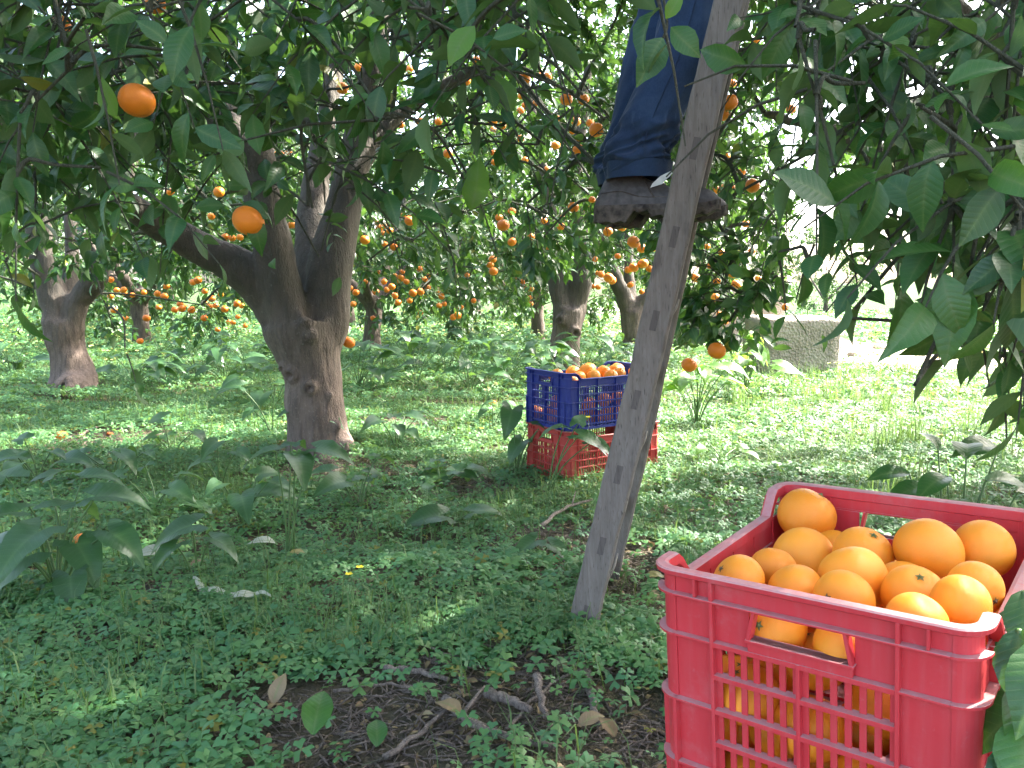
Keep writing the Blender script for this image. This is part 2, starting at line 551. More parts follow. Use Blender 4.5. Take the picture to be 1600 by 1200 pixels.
def denim_mat():
    m, n, p, out = mat('denim')
    a = tex(n, 'ShaderNodeTexNoise', 7.0, Detail=6.0, Roughness=0.6)
    w_ = tex(n, 'ShaderNodeTexNoise', 350.0, stretch=(1, 1, 0.5), Detail=3.0)
    s = tex(n, 'ShaderNodeTexNoise', 45.0, stretch=(1, 1, 0.25), Detail=4.0)
    col = ramp(n, [(0.3, (0.009, 0.018, 0.042)), (0.55, (0.018, 0.038, 0.082)), (0.75, (0.04, 0.07, 0.13))], a.outputs['Fac']).outputs[0]
    col = mixc(n, math_n(n, 'MULTIPLY', w_.outputs['Fac'], 0.35), col, (0.07, 0.11, 0.2))
    col = mixc(n, ramp(n, [(0.62, (0, 0, 0)), (0.8, (0.5, 0.5, 0.5))], s.outputs['Fac']).outputs[0], col, (0.08, 0.12, 0.2))
    n.links.new(col, p.inputs['Base Color'])
    p.inputs['Roughness'].default_value = 0.9
    p.inputs['Specular IOR Level'].default_value = 0.15
    p.inputs['Sheen Weight'].default_value = 0.1
    bump(n, p, w_.outputs['Fac'], 0.3, 0.001)
    return m


M['denim'] = denim_mat()
M['thread'] = plain('dark_thread', (0.02, 0.045, 0.10), 0.9)
M['shoe'] = plain('shoe_leather', (0.12, 0.108, 0.108), 0.6, 0.4, 0.25, 60, 0.3)
M['sole'] = plain('muddy_rubber', (0.15, 0.125, 0.105), 0.9, 0.2, 0.3, 50, 0.7, (0.025, 0.022, 0.022))
M['white'] = plain('white_patch', (0.75, 0.76, 0.72), 0.6)
M['skin'] = plain('skin', (0.45, 0.27, 0.19), 0.5, 0.4, 0.05)
M['shirt'] = plain('dark_cloth', (0.05, 0.055, 0.07), 0.9, 0.2, 0.1, 40, 0.2)
M['hair'] = plain('hair', (0.02, 0.015, 0.012), 0.6)
M['yellow'] = plain('yellow_petal', (0.78, 0.62, 0.02), 0.5, 0.3, 0.05)
M['cream'] = plain('cream_petal', (0.80, 0.76, 0.35), 0.5, 0.3, 0.05)
M['pipe'] = plain('dark_pipe', (0.03, 0.035, 0.05), 0.5, 0.4, 0.2, 25)
M['rot'] = plain('rotten_peel', (0.55, 0.13, 0.03), 0.8, 0.2, 0.2, 30, 0.3, (0.25, 0.08, 0.04))


# ------------------------------------------------------------------ leaf templates  (x across, y along, z normal)
def leaf_template(kind):
    """returns V, F, rib for a unit-length leaf, base at origin, pointing +y"""
    if kind == 'hi':
        ys = [0.0, 0.10, 0.26, 0.46, 0.66, 0.84, 1.0]
        ws = [0.012, 0.10, 0.195, 0.225, 0.175, 0.075, 0.0]
    elif kind == 'mid':
        ys = [0.0, 0.3, 0.65, 1.0]
        ws = [0.01, 0.21, 0.18, 0.0]
    else:
        ys = [0.0, 0.45, 1.0]
        ws = [0.0, 0.25, 0.0]
    V, rib, idx = [], [], []
    for y, w_ in zip(ys, ws):
        zc = 0.06 * sin(y * 2.6) - 0.16 * y * y
        m_ = len(V); V.append((0.02 * sin(5 * y), y, zc)); rib.append(1)
        if w_ > 0.0:
            V.append((-w_, y + 0.02, zc + w_ * 0.32)); V.append((w_, y + 0.02, zc + w_ * 0.28)); rib += [0, 0]
            idx.append((m_, m_ + 1, m_ + 2))
        else:
            idx.append((m_, m_, m_))
    Fc = []
    for (m0, l0, r0), (m1, l1, r1) in zip(idx, idx[1:]):
        for a, b, c in ((m0, m1, l1), (m0, l1, l0), (m0, r1, m1), (m0, r0, r1)):
            if len({a, b, c}) == 3: Fc.append((a, b, c))
    V = np.array(V)
    return V, np.array(Fc), np.column_stack([rib, V[:, 1] - .75 * np.abs(V[:, 0])])


LT = {k: leaf_template(k) for k in ('hi', 'mid', 'lo')}


def bend(V, curl, twist, fold=1.0, wide=1.0):
    V = V.copy()
    V[:, 0] *= wide
    V[:, 2] = V[:, 2] * fold - curl * V[:, 1] ** 2
    a = twist * V[:, 1]
    x, z = V[:, 0].copy(), V[:, 2].copy()
    V[:, 0] = x * np.cos(a) - z * np.sin(a) * 0.3
    V[:, 2] = z + x * np.sin(a)
    return V


LEAF_SHAPES = []
for k in range(8):
    V0, F0, R0 = LT['hi']
    Vb = bend(V0, [0.0, 0.12, 0.25, 0.05, 0.18, -0.08, 0.3, 0.1][k], [0.2, -0.3, 0.1, 0.5, -0.1, 0.3, -0.5, 0][k], [1, 0.6, 1.3, 0.8, 1.6, 0.5, 1.1, 0.3][k], [1, 1.12, 0.9, 1.0, 0.85, 1.15, 1.0, 1.22][k])
    a = Acc(); a.add(Vb, F0, R0)
    a_p = Acc()
    me = a.mesh('leaf', ribs=True)
    me.materials.append(M['citrus'])
    LEAF_SHAPES.append((me, Vb))


def place_leaves(acc, kind, P, D, N, S):
    """vectorised: P base points, D directions, N normals, S lengths"""
    if len(P) == 0: return
    V0, F0, R0 = LT[kind]
    D = norm(D); X = norm(np.cross(D, N)); Nn = np.cross(X, D)
    B = np.stack([X, D, Nn], 2)                    # columns
    k = len(V0)
    curl = rng.uniform(-0.1, 0.3, len(P)); wd = rng.uniform(0.85, 1.2, len(P))
    VV = np.broadcast_to(V0, (len(P), k, 3)).copy()
    VV[:, :, 0] *= wd[:, None]
    VV[:, :, 2] -= curl[:, None] * VV[:, :, 1] ** 2
    W = np.einsum('nij,nkj->nki', B, VV) * S[:, None, None] + P[:, None, :]
    Fc = (F0[None] + (np.arange(len(P)) * k)[:, None, None]).reshape(-1, 3)
    acc.add(W.reshape(-1, 3), Fc, np.tile(R0, (len(P), 1)))


# ------------------------------------------------------------------ trees
def voxel_wood(name, tubes, mat_, parent, voxel=0.02, disp=0.012, seed=0, knots=()):
    acc = Acc()
    for P, R in tubes:
        tube(acc, P, R, 14)
    me = acc.mesh(name)
    o = link(name, me)
    r = o.modifiers.new('r', 'REMESH'); r.mode = 'VOXEL'; r.voxel_size = voxel
    s = o.modifiers.new('s', 'SMOOTH'); s.iterations = 6; s.factor = 0.6
    dg = bpy.context.evaluated_depsgraph_get()
    me2 = bpy.data.meshes.new_from_object(o.evaluated_get(dg))
    COL.objects.unlink(o); bpy.data.objects.remove(o)
    n = len(me2.vertices)
    V = np.empty(n * 3, np.float32); me2.vertices.foreach_get('co', V); V = V.reshape(-1, 3).astype(float)
    Nn = np.empty(n * 3, np.float32); me2.vertices.foreach_get('normal', Nn); Nn = Nn.reshape(-1, 3)
    d = disp * ((noise2(V[:, 0] * 5 + V[:, 1] * 3, V[:, 2] * 4, seed) - 0.5) * 2 + (noise2(V[:, 0] * 14 - V[:, 1] * 9, V[:, 2] * 9, seed + 5) - 0.5)
                + 0.5 * (noise2(V[:, 0] * 40 + V[:, 1] * 31, V[:, 2] * 14, seed + 9) - 0.5))
    V = V + Nn * d[:, None]
    for (c, rr, h) in knots:
        c = np.asarray(c)
        q = np.linalg.norm(V - c, axis=1) / rr
        h = h * 1.7
        V = V + Nn * (h * np.exp(-(q - 0.75) ** 2 * 7) - h * 1.1 * np.exp(-q ** 2 * 9))[:, None]
    me2.vertices.foreach_set('co', V.astype(np.float32).ravel())
    me2.polygons.foreach_set('use_smooth', np.full(len(me2.polygons), True))
    me2.materials.clear(); me2.materials.append(mat_)
    me2.update()
    me2.name = name
    return link(name, me2, parent)


def limb(pts, rad, n=5):
    Q = smooth_path(np.column_stack([np.array(pts), rad]), n)
    return Q[:, :3], np.maximum(Q[:, 3], 0.008)


LEAVES = []      # all candidate leaves of near trees: dicts of arrays per tree


def keep_leaf(P, near_ok=False):
    """prune crowns where the photo shows clear air"""
    px, py, d = proj(P)
    k = np.ones(len(P), bool)
    inf = (d > 0.1) & (px > -60) & (px < 1660) & (py > -60) & (py < 1260)
    if not near_ok:
        k &= ~(inf & (d < 2.0))
        k &= ~(inf & (d < 3.1) & (px > 870) & (px < 1190) & (py < 640))
        k &= ~(inf & (d < 3.3) & (px > 640) & (px < 1000) & (py > 330))
    # open air under the crowns
    k &= ~(inf & (py > 545) & (d < 9))
    k &= ~(inf & (py > 530) & (d >= 9))
    hh = _h(np.floor(P[:, 0] * 900), np.floor(P[:, 2] * 900), 5)
    k &= ~(inf & (d < 4.7) & (px > 235) & (px < 610) & (py > 230) & (py <= 395) & (hh < .42))
    k &= ~(inf & (d < 4.75) & (px > 235) & (px < 620) & (py > 395) & (py < 720))
    k &= ~(inf & (d < 7.5) & (px > 40) & (px < 150) & (py > 440))
    k &= ~(inf & (d < 10) & (px > 835) & (px < 1010) & (py > 440))
    gap = noise2(P[:, 0] * 3.2 + 7, P[:, 2] * 3.2, 21)
    k &= ~(inf & (d > 2.4) & (px > 1225) & (px < 1480) & (py > -40) & (py < 420) & (gap > .47 - .1 * (py > 230)))
    k &= ~(inf & (d > 2.6) & (px > 1262) & (px < 1350) & (py > 290) & (py < 520) & (d < 22))
    return k


class Tree:
    def __init__(s, name, base, label, group=None, cat='tree', seed=0, mat_='citrus', far=False):
        s.o = empty(name, base)
        tag(s.o, label, cat, group)
        s.base = np.array(base, float)
        s.r = np.random.default_rng(seed)
        s.nodes, s.P, s.D, s.N, s.S = [], [], [], [], []
        s.mat = mat_
        s.far = far
        s.far_wood = Acc()
        s.tubes = []

    def loc(s, P):
        return np.asarray(P) - s.base

    def wood(s, tubes, **kw):
        T = [(s.loc(P), R) for P, R in tubes]
        s.nodes.append(np.concatenate([P[len(P) // 4:] for P, R in tubes]))
        s.trunk = voxel_wood('trunk', T, M['bark_far'] if s.far else M['bark'], s.o, knots=[(s.loc(k[0]), k[1], k[2]) for k in kw.pop('knots', ())], **kw)

    def leaves_on(s, path, n, size, spread=1.0):
        r = s.r
        t = np.sort(r.uniform(0.12, 1.0, n)); t[-1] = 1.0
        seg = np.linalg.norm(np.diff(path, axis=0), axis=1); L = np.concatenate([[0], np.cumsum(seg)]) / seg.sum()
        P = np.stack([np.interp(t, L, path[:, i]) for i in range(3)], 1)
        T = norm(path[-1] - path[0])
        ang = np.arange(n) * 2.4 + r.uniform(0, 6)
        u = norm(np.cross(T, [0.1, 0.2, 1])); v = np.cross(T, u)
        side = np.cos(ang)[:, None] * u + np.sin(ang)[:, None] * v
        D = norm(T * (0.5 + 0.5 * t[:, None]) + side * spread + r.normal(0, 0.3, (n, 3)) + np.array([0, 0, -0.22]))
        N = norm(np.array([0, -0.25, 0.62]) + 0.3 * side + r.normal(0, 0.5, (n, 3)))
        S = size * r.uniform(0.65, 1.15, n)
        s.P.append(P); s.D.append(D); s.N.append(N); s.S.append(S)

    def attach(s, c, acc, r0=0.012, r1=0.005, sides=5):
        nd = np.concatenate(s.nodes)
        d = np.linalg.norm(nd - c, axis=1) + 0.6 * np.maximum(0, nd[:, 2] - c[2])
        a = nd[np.argmin(d)]
        m = (a + c) / 2 + s.r.normal(0, 0.06, 3) * np.linalg.norm(c - a) + np.array([0, 0, 0.12 * np.linalg.norm(c - a)])
        P = smooth_path([a, (a * 2 + m) / 3 + np.array([0, 0, .02]), m, c], 3)
        tube(acc, P, np.linspace(r0, r1, len(P)), sides, cap=False)
        return P

    def branch_obj(s, acc):
        for i in range(len(acc.V)):
            acc.V[i] = acc.V[i] - s.base
        if s.far:
            s.far_wood.V += acc.V
            s.far_wood.T += [t + s.far_wood.n for t in acc.T]
            s.far_wood.R += acc.R
            s.far_wood.n += acc.n
        else:
            acc.obj('branch', M['twig'], s.o)

    def clump(s, c, out, ntw=7, nl=9, size=0.085, tl=0.3, thick=0.014, droop=0.25):
        if not keep_leaf(c[None] + np.array([[0, 0, -.05]]))[0]:
            return
        acc = Acc()
        P0 = s.attach(c, acc, thick, 0.006)
        s.nodes.append(P0[len(P0) // 2:])
        for k in range(ntw):
            d = norm(out * 0.7 + s.r.normal(0, 0.62, 3) + np.array([0, 0, -0.1]))
            L = tl * s.r.uniform(0.6, 1.25)
            a = c + s.r.normal(0, 0.04, 3)
            P = np.array([a, a + d * L * 0.35 + np.array([0, 0, 0.01]), a + d * L * 0.7 + np.array([0, 0, -droop * L * 0.25]), a + d * L + np.array([0, 0, -droop * L])])
            if keep_leaf(P[-1:])[0]:
                tube(acc, P, [0.0035, 0.003, 0.0022, 0.0015], 4, cap=False)
            s.leaves_on(P, nl, size)
        s.branch_obj(acc)

    def crown(s, c, rad, n, zmin=0.9, shell=0.55, skirt=None, **kw):
        c = np.array(c, float); rad = np.array(rad, float)
        k = 0; tries = 0; got = []
        while k < n and tries < n * 60:
            tries += 1
            d = norm(s.r.normal(0, 1, 3)); q = s.r.uniform(shell, 1.0)
            p = c + d * rad * q
            zm = zmin if skirt is None else skirt(p)
            if p[2] < zm: continue
            if got and np.min(np.linalg.norm(np.array(got) - p, axis=1)) < 0.75 * (rad.prod() / n) ** (1 / 3) * 1.1: 
                if s.r.uniform() < 0.8: continue
            got.append(p); k += 1
            out = norm((p - c) / rad)
            s.clump(p, out, **kw)

    def finish(s, nparts=300, near=False):
        if not s.P: return
        P, D, N, S = (np.concatenate(a) for a in (s.P, s.D, s.N, s.S))
        nf = getattr(s, 'near_flags', None)
        k = keep_leaf(P + D * S[:, None] * 0.6)
        if nf is not None:
            qx, qy, qd = proj(P + D * S[:, None])
            k |= nf & ~((qy > 625) & (qx < 1520) & (qx > 1000)) & ~((qy > 745) & (qx > 1000)) & ~((qy > 560) & (qx < 1380) & (qx > 860)) & ~((qx > 905) & (qx < 1185) & (qy > 130) & (qy < 560))
        P, D, N, S = P[k], D[k], N[k], S[k]
        s.arr = (P, D, N, S)
        s.nparts = nparts
        ALL.append(s)


ALL = []


ORANGES = []


def emit_foliage():
    O = np.array(ORANGES)
    for t in ALL:
        P, D, N, S = t.arr
        px, py, d = proj(P + D * S[:, None] * 0.5)
        kk = np.ones(len(P), bool)
        u = t.r.uniform(0, 1, len(P))
        ext = S * F / np.maximum(d, .2) * 0.28
        for ox, oy, orad, od in O:
            hit = (d > .1) & (d < od + .02) & (np.hypot(px - ox, py - oy) < orad * .85 + ext)
            kk &= ~(hit & (u < .88))
        t.arr = (P[kk], D[kk], N[kk], S[kk])
    # coarse depth buffer over all leaves so that the individual leaves chosen are ones the photo shows
    W_, H_ = 230, 172
    zb = np.full((H_, W_), 1e9)
    info = []
    for t in ALL:
        P, D, N, S = t.arr
        C = P + D * S[:, None] * 0.5
        px, py, d = proj(C)
        i = (px / 7).astype(int); j = (py / 7).astype(int)
        ok = (d > 0.2) & (i >= 0) & (i < W_) & (j >= 0) & (j < H_)
        rr = np.clip((S * F / np.maximum(d, .2) / 7 * 0.22).astype(int), 0, 4)
        for q in range(0, 5):
            m = ok & (rr >= q)
            for di, dj in ((q, 0), (-q, 0), (0, q), (0, -q)):
                ii = np.clip(i[m] + di, 0, W_ - 1); jj = np.clip(j[m] + dj, 0, H_ - 1)
                np.minimum.at(zb, (jj, ii), d[m])
        info.append((i, j, ok, d, S * F / np.maximum(d, .2)))
    for t, (i, j, ok, d, size) in zip(ALL, info):
        P, D, N, S = t.arr
        ic = np.clip(i, 0, W_ - 1); jc = np.clip(j, 0, H_ - 1)
        vis = ok & (d < zb[jc, ic] + 0.06) & (size > 11)
        score = np.where(vis, size, 0)
        order = np.argsort(-score)[:t.nparts]
        order = order[score[order] > 0]
        single = np.zeros(len(P), bool); single[order] = True
        Pl = P - t.base
        for q in order:
            me, _ = LEAF_SHAPES[int(q) % 8]
            o = bpy.data.objects.new('leaf', me)
            COL.objects.link(o)
            o.parent = t.o
            y = norm(D[q]); x = norm(np.cross(y, N[q])); z = np.cross(x, y)
            m4 = Matrix.Identity(4)
            for r_ in range(3):
                m4[r_][0], m4[r_][1], m4[r_][2], m4[r_][3] = x[r_] * S[q], y[r_] * S[q], z[r_] * S[q], Pl[q][r_]
            o.matrix_local = m4
        acc = Acc()
        rest = ~single
        hi = rest & (size > 26) & ok
        mid = rest & ~hi & (size > 13) & (d > 0) & (np.abs(d) < 12)
        lo = rest & ~hi & ~mid
        for kind, m in (('hi', hi), ('mid', mid), ('lo', lo)):
            place_leaves(acc, kind, Pl[m], D[m], N[m], S[m])
        o = acc.obj('foliage', M[t.mat], t.o, ribs=True)
        o['kind'] = 'stuff'
        if t.far and t.far_wood.V:
            o = t.far_wood.obj('limbs', M['bark_far'], t.o)


# --- main tree in the middle left
Y1 = 4.62
B1 = at(500, 722, Y1); B1[2] = 0.0
t1 = Tree('orange_tree', B1, 'big old orange tree with thick knotty trunk forking low, left of the crates', seed=11)
C = lambda px, py, dY=0.0: at(px, py, Y1 + dY)
tub = [
    limb([B1 + [0.0, 0, -0.12], C(502, 735), C(500, 690), C(494, 640), C(488, 590), C(478, 545), C(470, 505)], [0.27, 0.235, 0.19, 0.172, 0.168, 0.195, 0.215]),
    limb([C(462, 545), C(445, 505), C(425, 470, -.02), C(392, 432, -.08), C(345, 402, -.15), C(285, 372, -.25), C(235, 345, -.4), C(190, 310, -.6)], [0.13, 0.125, 0.12, 0.11, 0.10, 0.085, 0.07, 0.045]),
    limb([C(470, 545, -.03), C(455, 500, -.07), C(440, 450, -.1), C(430, 395, -.12), C(415, 330, -.14), C(405, 270, -.16), C(385, 225, -.2)], [0.13, 0.12, 0.112, 0.108, 0.108, 0.11, 0.11]),
    limb([C(390, 240, -.2), C(350, 195, -.25), C(305, 172, -.3), C(255, 140, -.4), C(205, 85, -.5), C(150, 20, -.6), C(120, -60, -.7)], [0.10, 0.085, 0.07, 0.06, 0.055, 0.045, 0.03]),
    limb([C(395, 250, -.15), C(350, 160, -.1), C(325, 120, 0), C(310, 60, .05), C(285, -40, .1)], [0.09, 0.06, 0.05, 0.045, 0.03]),
    limb([C(400, 260, -.1), C(412, 180, 0), C(420, 90, .1), C(430, -20, .2), C(440, -160, .3)], [0.09, 0.07, 0.06, 0.045, 0.03]),
    limb([C(495, 550, .02), C(508, 500, .04), C(512, 450, .06), C(518, 400, .1), C(530, 350, .15), C(548, 270, .2), C(565, 190, .25), C(585, 90, .3), C(590, -20, .4), C(600, -150, .5)], [0.13, 0.135, 0.125, 0.12, 0.105, 0.09, 0.08, 0.07, 0.055, 0.03]),
    limb([C(500, 470, .12), C(490, 400, .25), C(488, 330, .4), C(500, 240, .6), C(520, 120, .8), C(530, 0, 1.0)], [0.12, 0.11, 0.09, 0.075, 0.06, 0.035]),
    limb([C(550, 270, .2), C(600, 200, .3), C(665, 150, .4), C(740, 110, .4), C(820, 60, .5)], [0.06, 0.05, 0.042, 0.035, 0.02]),
    # root flare
    limb([C(505, 670), C(528, 700, -.05), C(545, 722, -.08), C(565, 745, -.1)], [0.10, 0.11, 0.075, 0.04]),
    limb([C(490, 670), C(470, 705, -.05), C(455, 735, -.1)], [0.10, 0.10, 0.06]),
    limb([C(500, 690, -.02), C(505, 720, -.15), C(512, 760, -.25)], [0.10, 0.10, 0.05]),
]
kn = [(C(484, 605, -.15), 0.035, 0.02), (C(455, 585, -.14), 0.04, 0.018), (C(520, 618, -.14), 0.035, 0.02), (C(478, 495, -.19), 0.045, 0.026), (C(528, 530, -.14), 0.045, 0.03),
      (C(530, 665, -.14), 0.04, 0.02), (C(445, 575, -.12), 0.03, 0.014), (C(487, 525, -.2), 0.04, 0.02), (C(540, 700, -.1), 0.04, 0.02), (C(410, 545, -.05), 0.03, 0.02)]
t1.wood(tub, voxel=0.016, disp=0.012, seed=3, knots=kn)


def skirt1(p):
    r_ = math.hypot(p[0] - B1[0], p[1] - Y1)
    return 1.75 if r_ < 0.8 else (1.45 if r_ < 1.3 else 1.15)


t1.crown((B1[0], Y1 + 0.1, 2.05), (2.6, 2.4, 1.9), 125, skirt=skirt1, ntw=9, nl=16, size=0.088, thick=0.018)
t1.finish()

# --- left tree with hollow at the foot
YA = 7.3
BA = at(115, 618, YA); BA[2] = 0.0
ta = Tree('orange_tree', BA, 'old orange tree at the left edge with a hollow in the foot of its trunk', seed=21)
C = lambda px, py, dY=0.0: at(px, py, YA + dY)
ta.wood([
    limb([BA + [0, 0, -.1], C(115, 612), C(112, 580), C(105, 540), C(100, 500)], [0.24, 0.22, 0.19, 0.16, 0.17]),
    limb([C(100, 520), C(85, 470), C(68, 420), C(60, 350), C(40, 260), C(10, 150)], [0.13, 0.12, 0.11, 0.1, 0.08, 0.05]),
    limb([C(110, 520), C(125, 470), C(150, 430), C(175, 370), C(200, 280), C(215, 170)], [0.12, 0.105, 0.095, 0.085, 0.07, 0.04]),
    limb([C(105, 500, .1), C(108, 440, .2), C(112, 370, .3), C(110, 250, .4)], [0.1, 0.08, 0.06, 0.04]),
    limb([C(128, 575), C(137, 600, -.1), C(140, 625, -.12)], [0.09, 0.10, 0.08]),
    limb([C(100, 575), C(93, 600, -.1), C(88, 630, -.12)], [0.09, 0.09, 0.07]),
], voxel=0.022, disp=0.02, seed=8, knots=[(C(113, 606, -.2), 0.10, 0.05), (C(113, 612, -.2), 0.13, 0.06)])
hol_shade = Acc()
tube(hol_shade, np.array([C(113, 590, -.235), C(113, 600, -.25), C(113, 612, -.25), C(113, 628, -.23)]) - BA, [0.02, 0.055, 0.07, 0.06], 9)  # near-black solid tube paints the shade inside the hollow
M['hollow'] = plain('hollow_shade', (0.02, 0.015, 0.012), 1.0, 0.0)
hol_shade.obj('hollow', M['hollow'], ta.o)
ta.crown((BA[0], YA, 2.15), (2.5, 2.3, 2.1), 100, zmin=0.75, ntw=8, nl=16, size=0.095, skirt=lambda p: 1.3 if math.hypot(p[0] - BA[0], p[1] - YA) < 1.0 else 0.75)
ta.finish()

# --- tree behind the blue crate
Y3 = 9.0
B3 = at(885, 575, Y3); B3[2] = 0
t3 = Tree('orange_tree', B3, 'orange tree behind the blue crate with upright trunk dividing into two limbs', seed=31)
C = lambda px, py, dY=0.0: at(px, py, Y3 + dY)
t3.wood([
    limb([B3 + [0, 0, -.1], C(885, 570), C(885, 530), C(888, 500), C(890, 480)], [0.2, 0.17, 0.165, 0.17, 0.18]),
    limb([C(885, 500), C(875, 460), C(868, 430), C(862, 390), C(858, 320), C(840, 220), C(820, 120)], [0.12, 0.11, 0.10, 0.08, 0.07, 0.05, 0.03]),
    limb([C(895, 500), C(905, 460), C(908, 410), C(905, 360), C(900, 300), C(910, 180), C(925, 60)], [0.13, 0.12, 0.105, 0.1, 0.085, 0.06, 0.03]),
    limb([C(907, 410), C(930, 380), C(955, 350), C(990, 300), C(1030, 200)], [0.08, 0.07, 0.06, 0.05, 0.03]),
], voxel=0.022, disp=0.018, seed=5, knots=[(C(875, 500, -.17), 0.06, 0.03), (C(898, 520, -.16), 0.06, 0.025)])
t3.crown((B3[0] - .4, Y3, 2.4), (2.9, 2.3, 2.3), 165, zmin=0.7, ntw=9, nl=17, size=0.09, skirt=lambda p: 1.35 if math.hypot(p[0] - B3[0], p[1] - Y3) < 1.1 else 0.8)
t3.finish()

# --- tree further back between the ladder and trunk
Y4 = 11.6
B4 = at(995, 525, Y4); B4[2] = 0
t4 = Tree('orange_tree', B4, 'orange tree glimpsed left of the ladder with its trunk splayed in a wide V', seed=41)
C = lambda px, py, dY=0.0: at(px, py, Y4 + dY)
t4.wood([
    limb([B4 + [0, 0, -.1], C(995, 530), C(990, 505), C(988, 485)], [0.22, 0.2, 0.18, 0.18]),
    limb([C(985, 490), C(970, 455), C(955, 415), C(940, 340), C(930, 220)], [0.12, 0.11, 0.09, 0.07, 0.04]),
    limb([C(995, 490), C(1010, 470), C(1025, 440), C(1045, 350), C(1070, 240)], [0.14, 0.13, 0.1, 0.07, 0.04]),
    limb([C(988, 480, .1), C(982, 420, .2), C(985, 320, .3)], [0.1, 0.08, 0.05]),
], voxel=0.03, disp=0.02, seed=6)
t4.crown((B4[0] + .3, Y4, 2.5), (2.6, 2.3, 2.3), 120, zmin=0.85, ntw=8, nl=15, size=0.10, skirt=lambda p: 1.3 if math.hypot(p[0] - B4[0], p[1] - Y4) < 1.0 else 0.85)
t4.finish(250)

# --- tree out of frame on the right whose crown hangs over the clover
BR = np.array([3.05, 4.0, 0.0])
tr = Tree('orange_tree', BR, 'orange tree right of the ladder whose low fruiting branches hang into view', seed=51)
tr.wood([
    limb([BR + [0, 0, -.1], BR + [0, 0, .1], BR + [-.02, 0, .5], BR + [0, 0, .85]], [0.24, 0.19, 0.16, 0.17]),
    limb([BR + [0, 0, .7], BR + [-.4, -.2, 1.3], BR + [-.9, -.5, 1.8], BR + [-1.5, -.7, 2.2]], [0.11, 0.09, 0.06, 0.03]),
    limb([BR + [0, 0, .7], BR + [-.5, .3, 1.3], BR + [-1.1, .5, 1.7], BR + [-1.7, .5, 1.9]], [0.11, 0.09, 0.06, 0.03]),
    limb([BR + [0, 0, .7], BR + [.4, .3, 1.4], BR + [.9, .5, 2.1]], [0.11, 0.09, 0.04]),
    limb([BR + [0, 0, .7], BR + [.1, -.5, 1.3], BR + [.0, -1.1, 1.9]], [0.11, 0.09, 0.04]),
], voxel=0.025, disp=0.015, seed=9)
tr.crown(BR + [-.2, -.1, 2.3], (2.3, 2.0, 1.6), 85, ntw=8, nl=14, size=0.088, skirt=lambda p: 1.5)
# unseen upper canopy layers, added above the ladder to shade the foreground
tr.crown(BR + [-1.3, -.2, 3.9], (3.6, 2.5, .9), 210, ntw=8, nl=14, size=0.14, skirt=lambda p: 3.0, tl=.42)
tr.crown(BR + [-2.3, -1.0, 3.95], (2.3, 1.7, .75), 75, ntw=8, nl=14, size=0.14, skirt=lambda p: 3.15, tl=.42)
# low fruiting boughs seen right of the ladder
for (px, py, Y) in [(1100, 330, 3.7), (1150, 400, 3.6), (1130, 455, 3.5), (1200, 350, 3.8), (1180, 470, 3.4), (1110, 240, 3.8), (1190, 250, 3.7), (1225, 300, 3.5), (1155, 160, 3.9),
                    (1230, 200, 3.6), (1090, 150, 4.2), (1215, 430, 3.4), (1080, 430, 4.2), (1250, 120, 3.5), (1130, 60, 4.0), (1200, 60, 3.8), (1140, 500, 3.5), (1300, 200, 3.2), (1330, 130, 3.2), (1380, 60, 3.0), (1400, 180, 3.0), (1470, 110, 2.9), (1290, 40, 3.4), (1105, 500, 3.9)]:
    p = at(px, py, Y)
    tr.clump(p, norm([-0.5, -0.2, -0.45]), ntw=9, nl=12, size=0.078, tl=0.26, thick=0.012, droop=0.5)
tr.finish()

# --- trees whose trunks stand beside / behind the camera; their sprays come into the picture
def near_tree(base, label, seed, lim, crown_c, crown_r, n, zmin, sprays, size=0.09):
    base = np.array(base, float)
    t = Tree('orange_tree', base, label, seed=seed)
    t.wood(lim, voxel=0.03, disp=0.015, seed=seed)
    t.crown(crown_c, crown_r, n, zmin=zmin, ntw=7, nl=13, size=size + .01, tl=0.36)
    t.crown(np.array(crown_c) + [.2, .4, 1.1], np.array(crown_r) * [1, 1, .6], int(n * .8), zmin=3.0, ntw=8, nl=13, size=size + .025, tl=0.42)  # unseen upper crown, added to keep sun off the foreground
    n0 = sum(len(p) for p in t.P)
    sprays = sorted(sprays, key=lambda q: float(np.min(np.linalg.norm(np.concatenate(t.nodes) - at(q[0], q[1], q[2]), axis=1))))
    for sp in sprays:
        px, py, Y, dx, dz, nl, sz = sp
        p = at(px, py, Y)
        acc = Acc()
        d = norm([dx, t.r.uniform(-.35, .15), dz])
        L = 0.26 * (0.7 + nl / 14)
        a = p - d * L * 0.5
        t.attach(a - d * 0.02, acc, 0.0055, 0.003, 5)
        P = np.array([a, a + d * L * .35 + [0, 0, .012], a + d * L * .7, a + d * L + [0, 0, -.04]])
        ex, ey, _ = proj(P[-1:])
        if ey[0] > 700 or (ey[0] > 600 and ex[0] < 1520) or (ey[0] > 500 and ex[0] < 1440):
            P = a + (P - a) * .45
            L *= .45
            nl = max(3, nl // 2)
        tube(acc, P, [0.0035, 0.003, 0.0022, 0.0014], 5, cap=False)
        t.leaves_on(P, nl, sz)
        t.nodes.append(P[:2])
        t.branch_obj(acc)
    tot = sum(len(p) for p in t.P)
    fl = np.zeros(tot, bool); fl[n0:] = True
    t.near_flags = fl
    t.finish()
    return t


def poly_in(px, py, keepouts):
    return not any(x0 < px < x1 and y0 < py < y1 for x0, y0, x1, y1 in keepouts)


rs = random.Random(99)
spL = []
